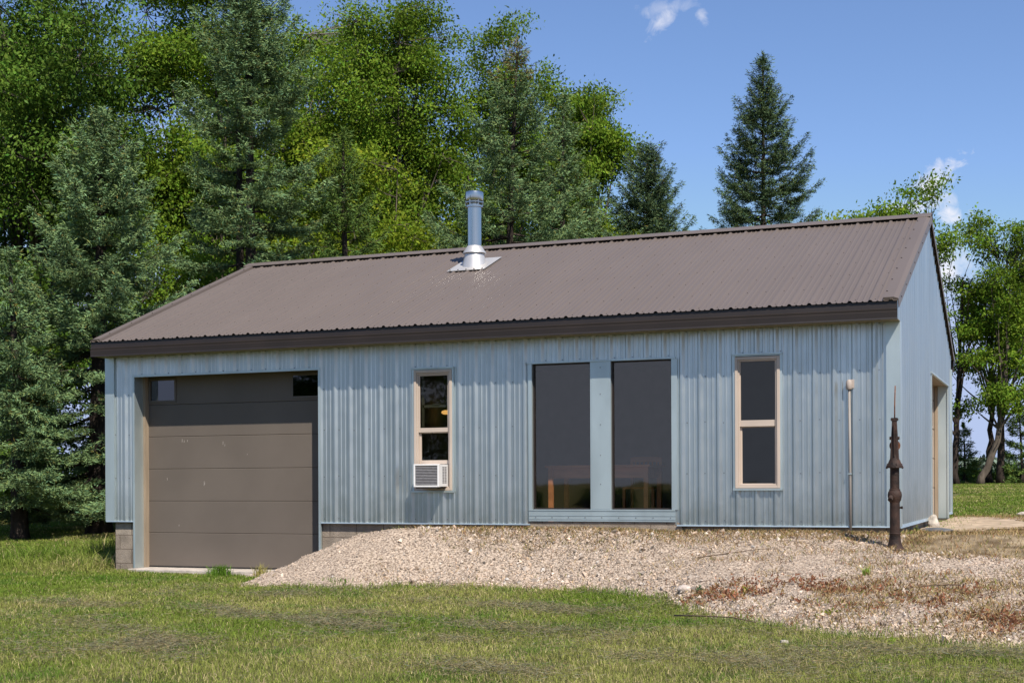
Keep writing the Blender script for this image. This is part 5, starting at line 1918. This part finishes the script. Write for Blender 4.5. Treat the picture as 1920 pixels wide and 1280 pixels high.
# single plants
def plant(name, label, cat, x, y, n, h, w, colr, seed, lean=0.6, broad=False):
    rs_ = np.random.RandomState(seed)
    z = tz(x, y)
    P_ = np.stack([x + rs_.randn(n) * w * 0.28, y + rs_.randn(n) * w * 0.22, np.full(n, z)], 1)
    if broad:
        rn = rs_.randint(0, 7, n)
        an_ = rn * 2 * np.pi / 7 + 0.3
        rr_ = rs_.rand(n) * w * 0.6
        P_[:, 0] = x + np.cos(an_) * rr_ + rs_.randn(n) * 0.006
        P_[:, 1] = y + np.sin(an_) * rr_ + rs_.randn(n) * 0.006
        P_[:, 2] += (1 - rr_ / (w * 0.6)) * h * rs_.rand(n)
        D_ = norm(rs_.randn(n, 3) + np.array([0, 0, 0.3]))
        L_ = rs_.uniform(0.02, 0.045, n)
        V_, q2, k2 = diamonds(P_, D_, L_, L_ * 0.26, rs_, 1)
        fl = [q2]
    else:
        V_, q2, t2 = blades(P_, rs_.uniform(0.5, 1.0, n) * h, np.full(n, 0.009), rs_.uniform(0.1, lean, n), rs_)
        k2 = 5
        fl = [q2, t2]
    c_ = np.array(colr) * (0.6 + 0.7 * rs_.rand(n, 1))
    o = mesh_np(name, V_, fl, MAT_GRASS, tint=np.repeat(c_, k2, axis=0), origin=(x, y, z))
    return tag(o, label, cat)


plant('grass_tuft', 'tall green grass tuft in front of the garage door sill', 'grass tuft', -8.95, -0.36, 260, 0.20, 0.28, (0.10, 0.19, 0.02), 1)
plant('grass_tuft', 'dry yellow grass tuft at the left foot of the gravel bank', 'grass tuft', -8.25, -0.42, 90, 0.24, 0.16, (0.34, 0.30, 0.10), 2)
plant('grass_tuft', 'green grass tuft growing in the lower left of the gravel bank', 'grass tuft', -6.35, -1.75, 160, 0.09, 0.30, (0.12, 0.20, 0.03), 3)
plant('thistle', 'spiky dark green thistle at the gravel edge left of the yellow weed', 'thistle', -1.62, -2.85, 90, 0.13, 0.10, (0.10, 0.17, 0.08), 4, broad=True)
plant('weed', 'yellow-green leafy weed right of the thistle', 'weed', -1.12, -3.0, 120, 0.06, 0.28, (0.30, 0.32, 0.03), 5, broad=True)
plant('weed', 'green and yellow weed low in the middle of the right gravel', 'weed', -0.08, -4.35, 160, 0.07, 0.30, (0.20, 0.22, 0.03), 6, broad=True)
plant('weed', 'bright green broad-leaved weed in the lawn below the gravel', 'weed', 0.55, -5.45, 40, 0.05, 0.10, (0.28, 0.40, 0.04), 7, broad=True)
plant('weed', 'single narrow green weed standing on the gravel below the pump', 'weed', -0.02, -2.6, 26, 0.16, 0.05, (0.20, 0.28, 0.04), 8)
plant('weed', 'small pale weed at the foundation just right of the shed corner', 'weed', 0.16, 0.35, 60, 0.10, 0.14, (0.22, 0.26, 0.06), 9, broad=True)
plant('grass_tuft', 'tall pale grass tuft in the shade between the two left trunks', 'grass tuft', -17.8, 7.6, 160, 0.5, 0.5, (0.17, 0.24, 0.05), 10)
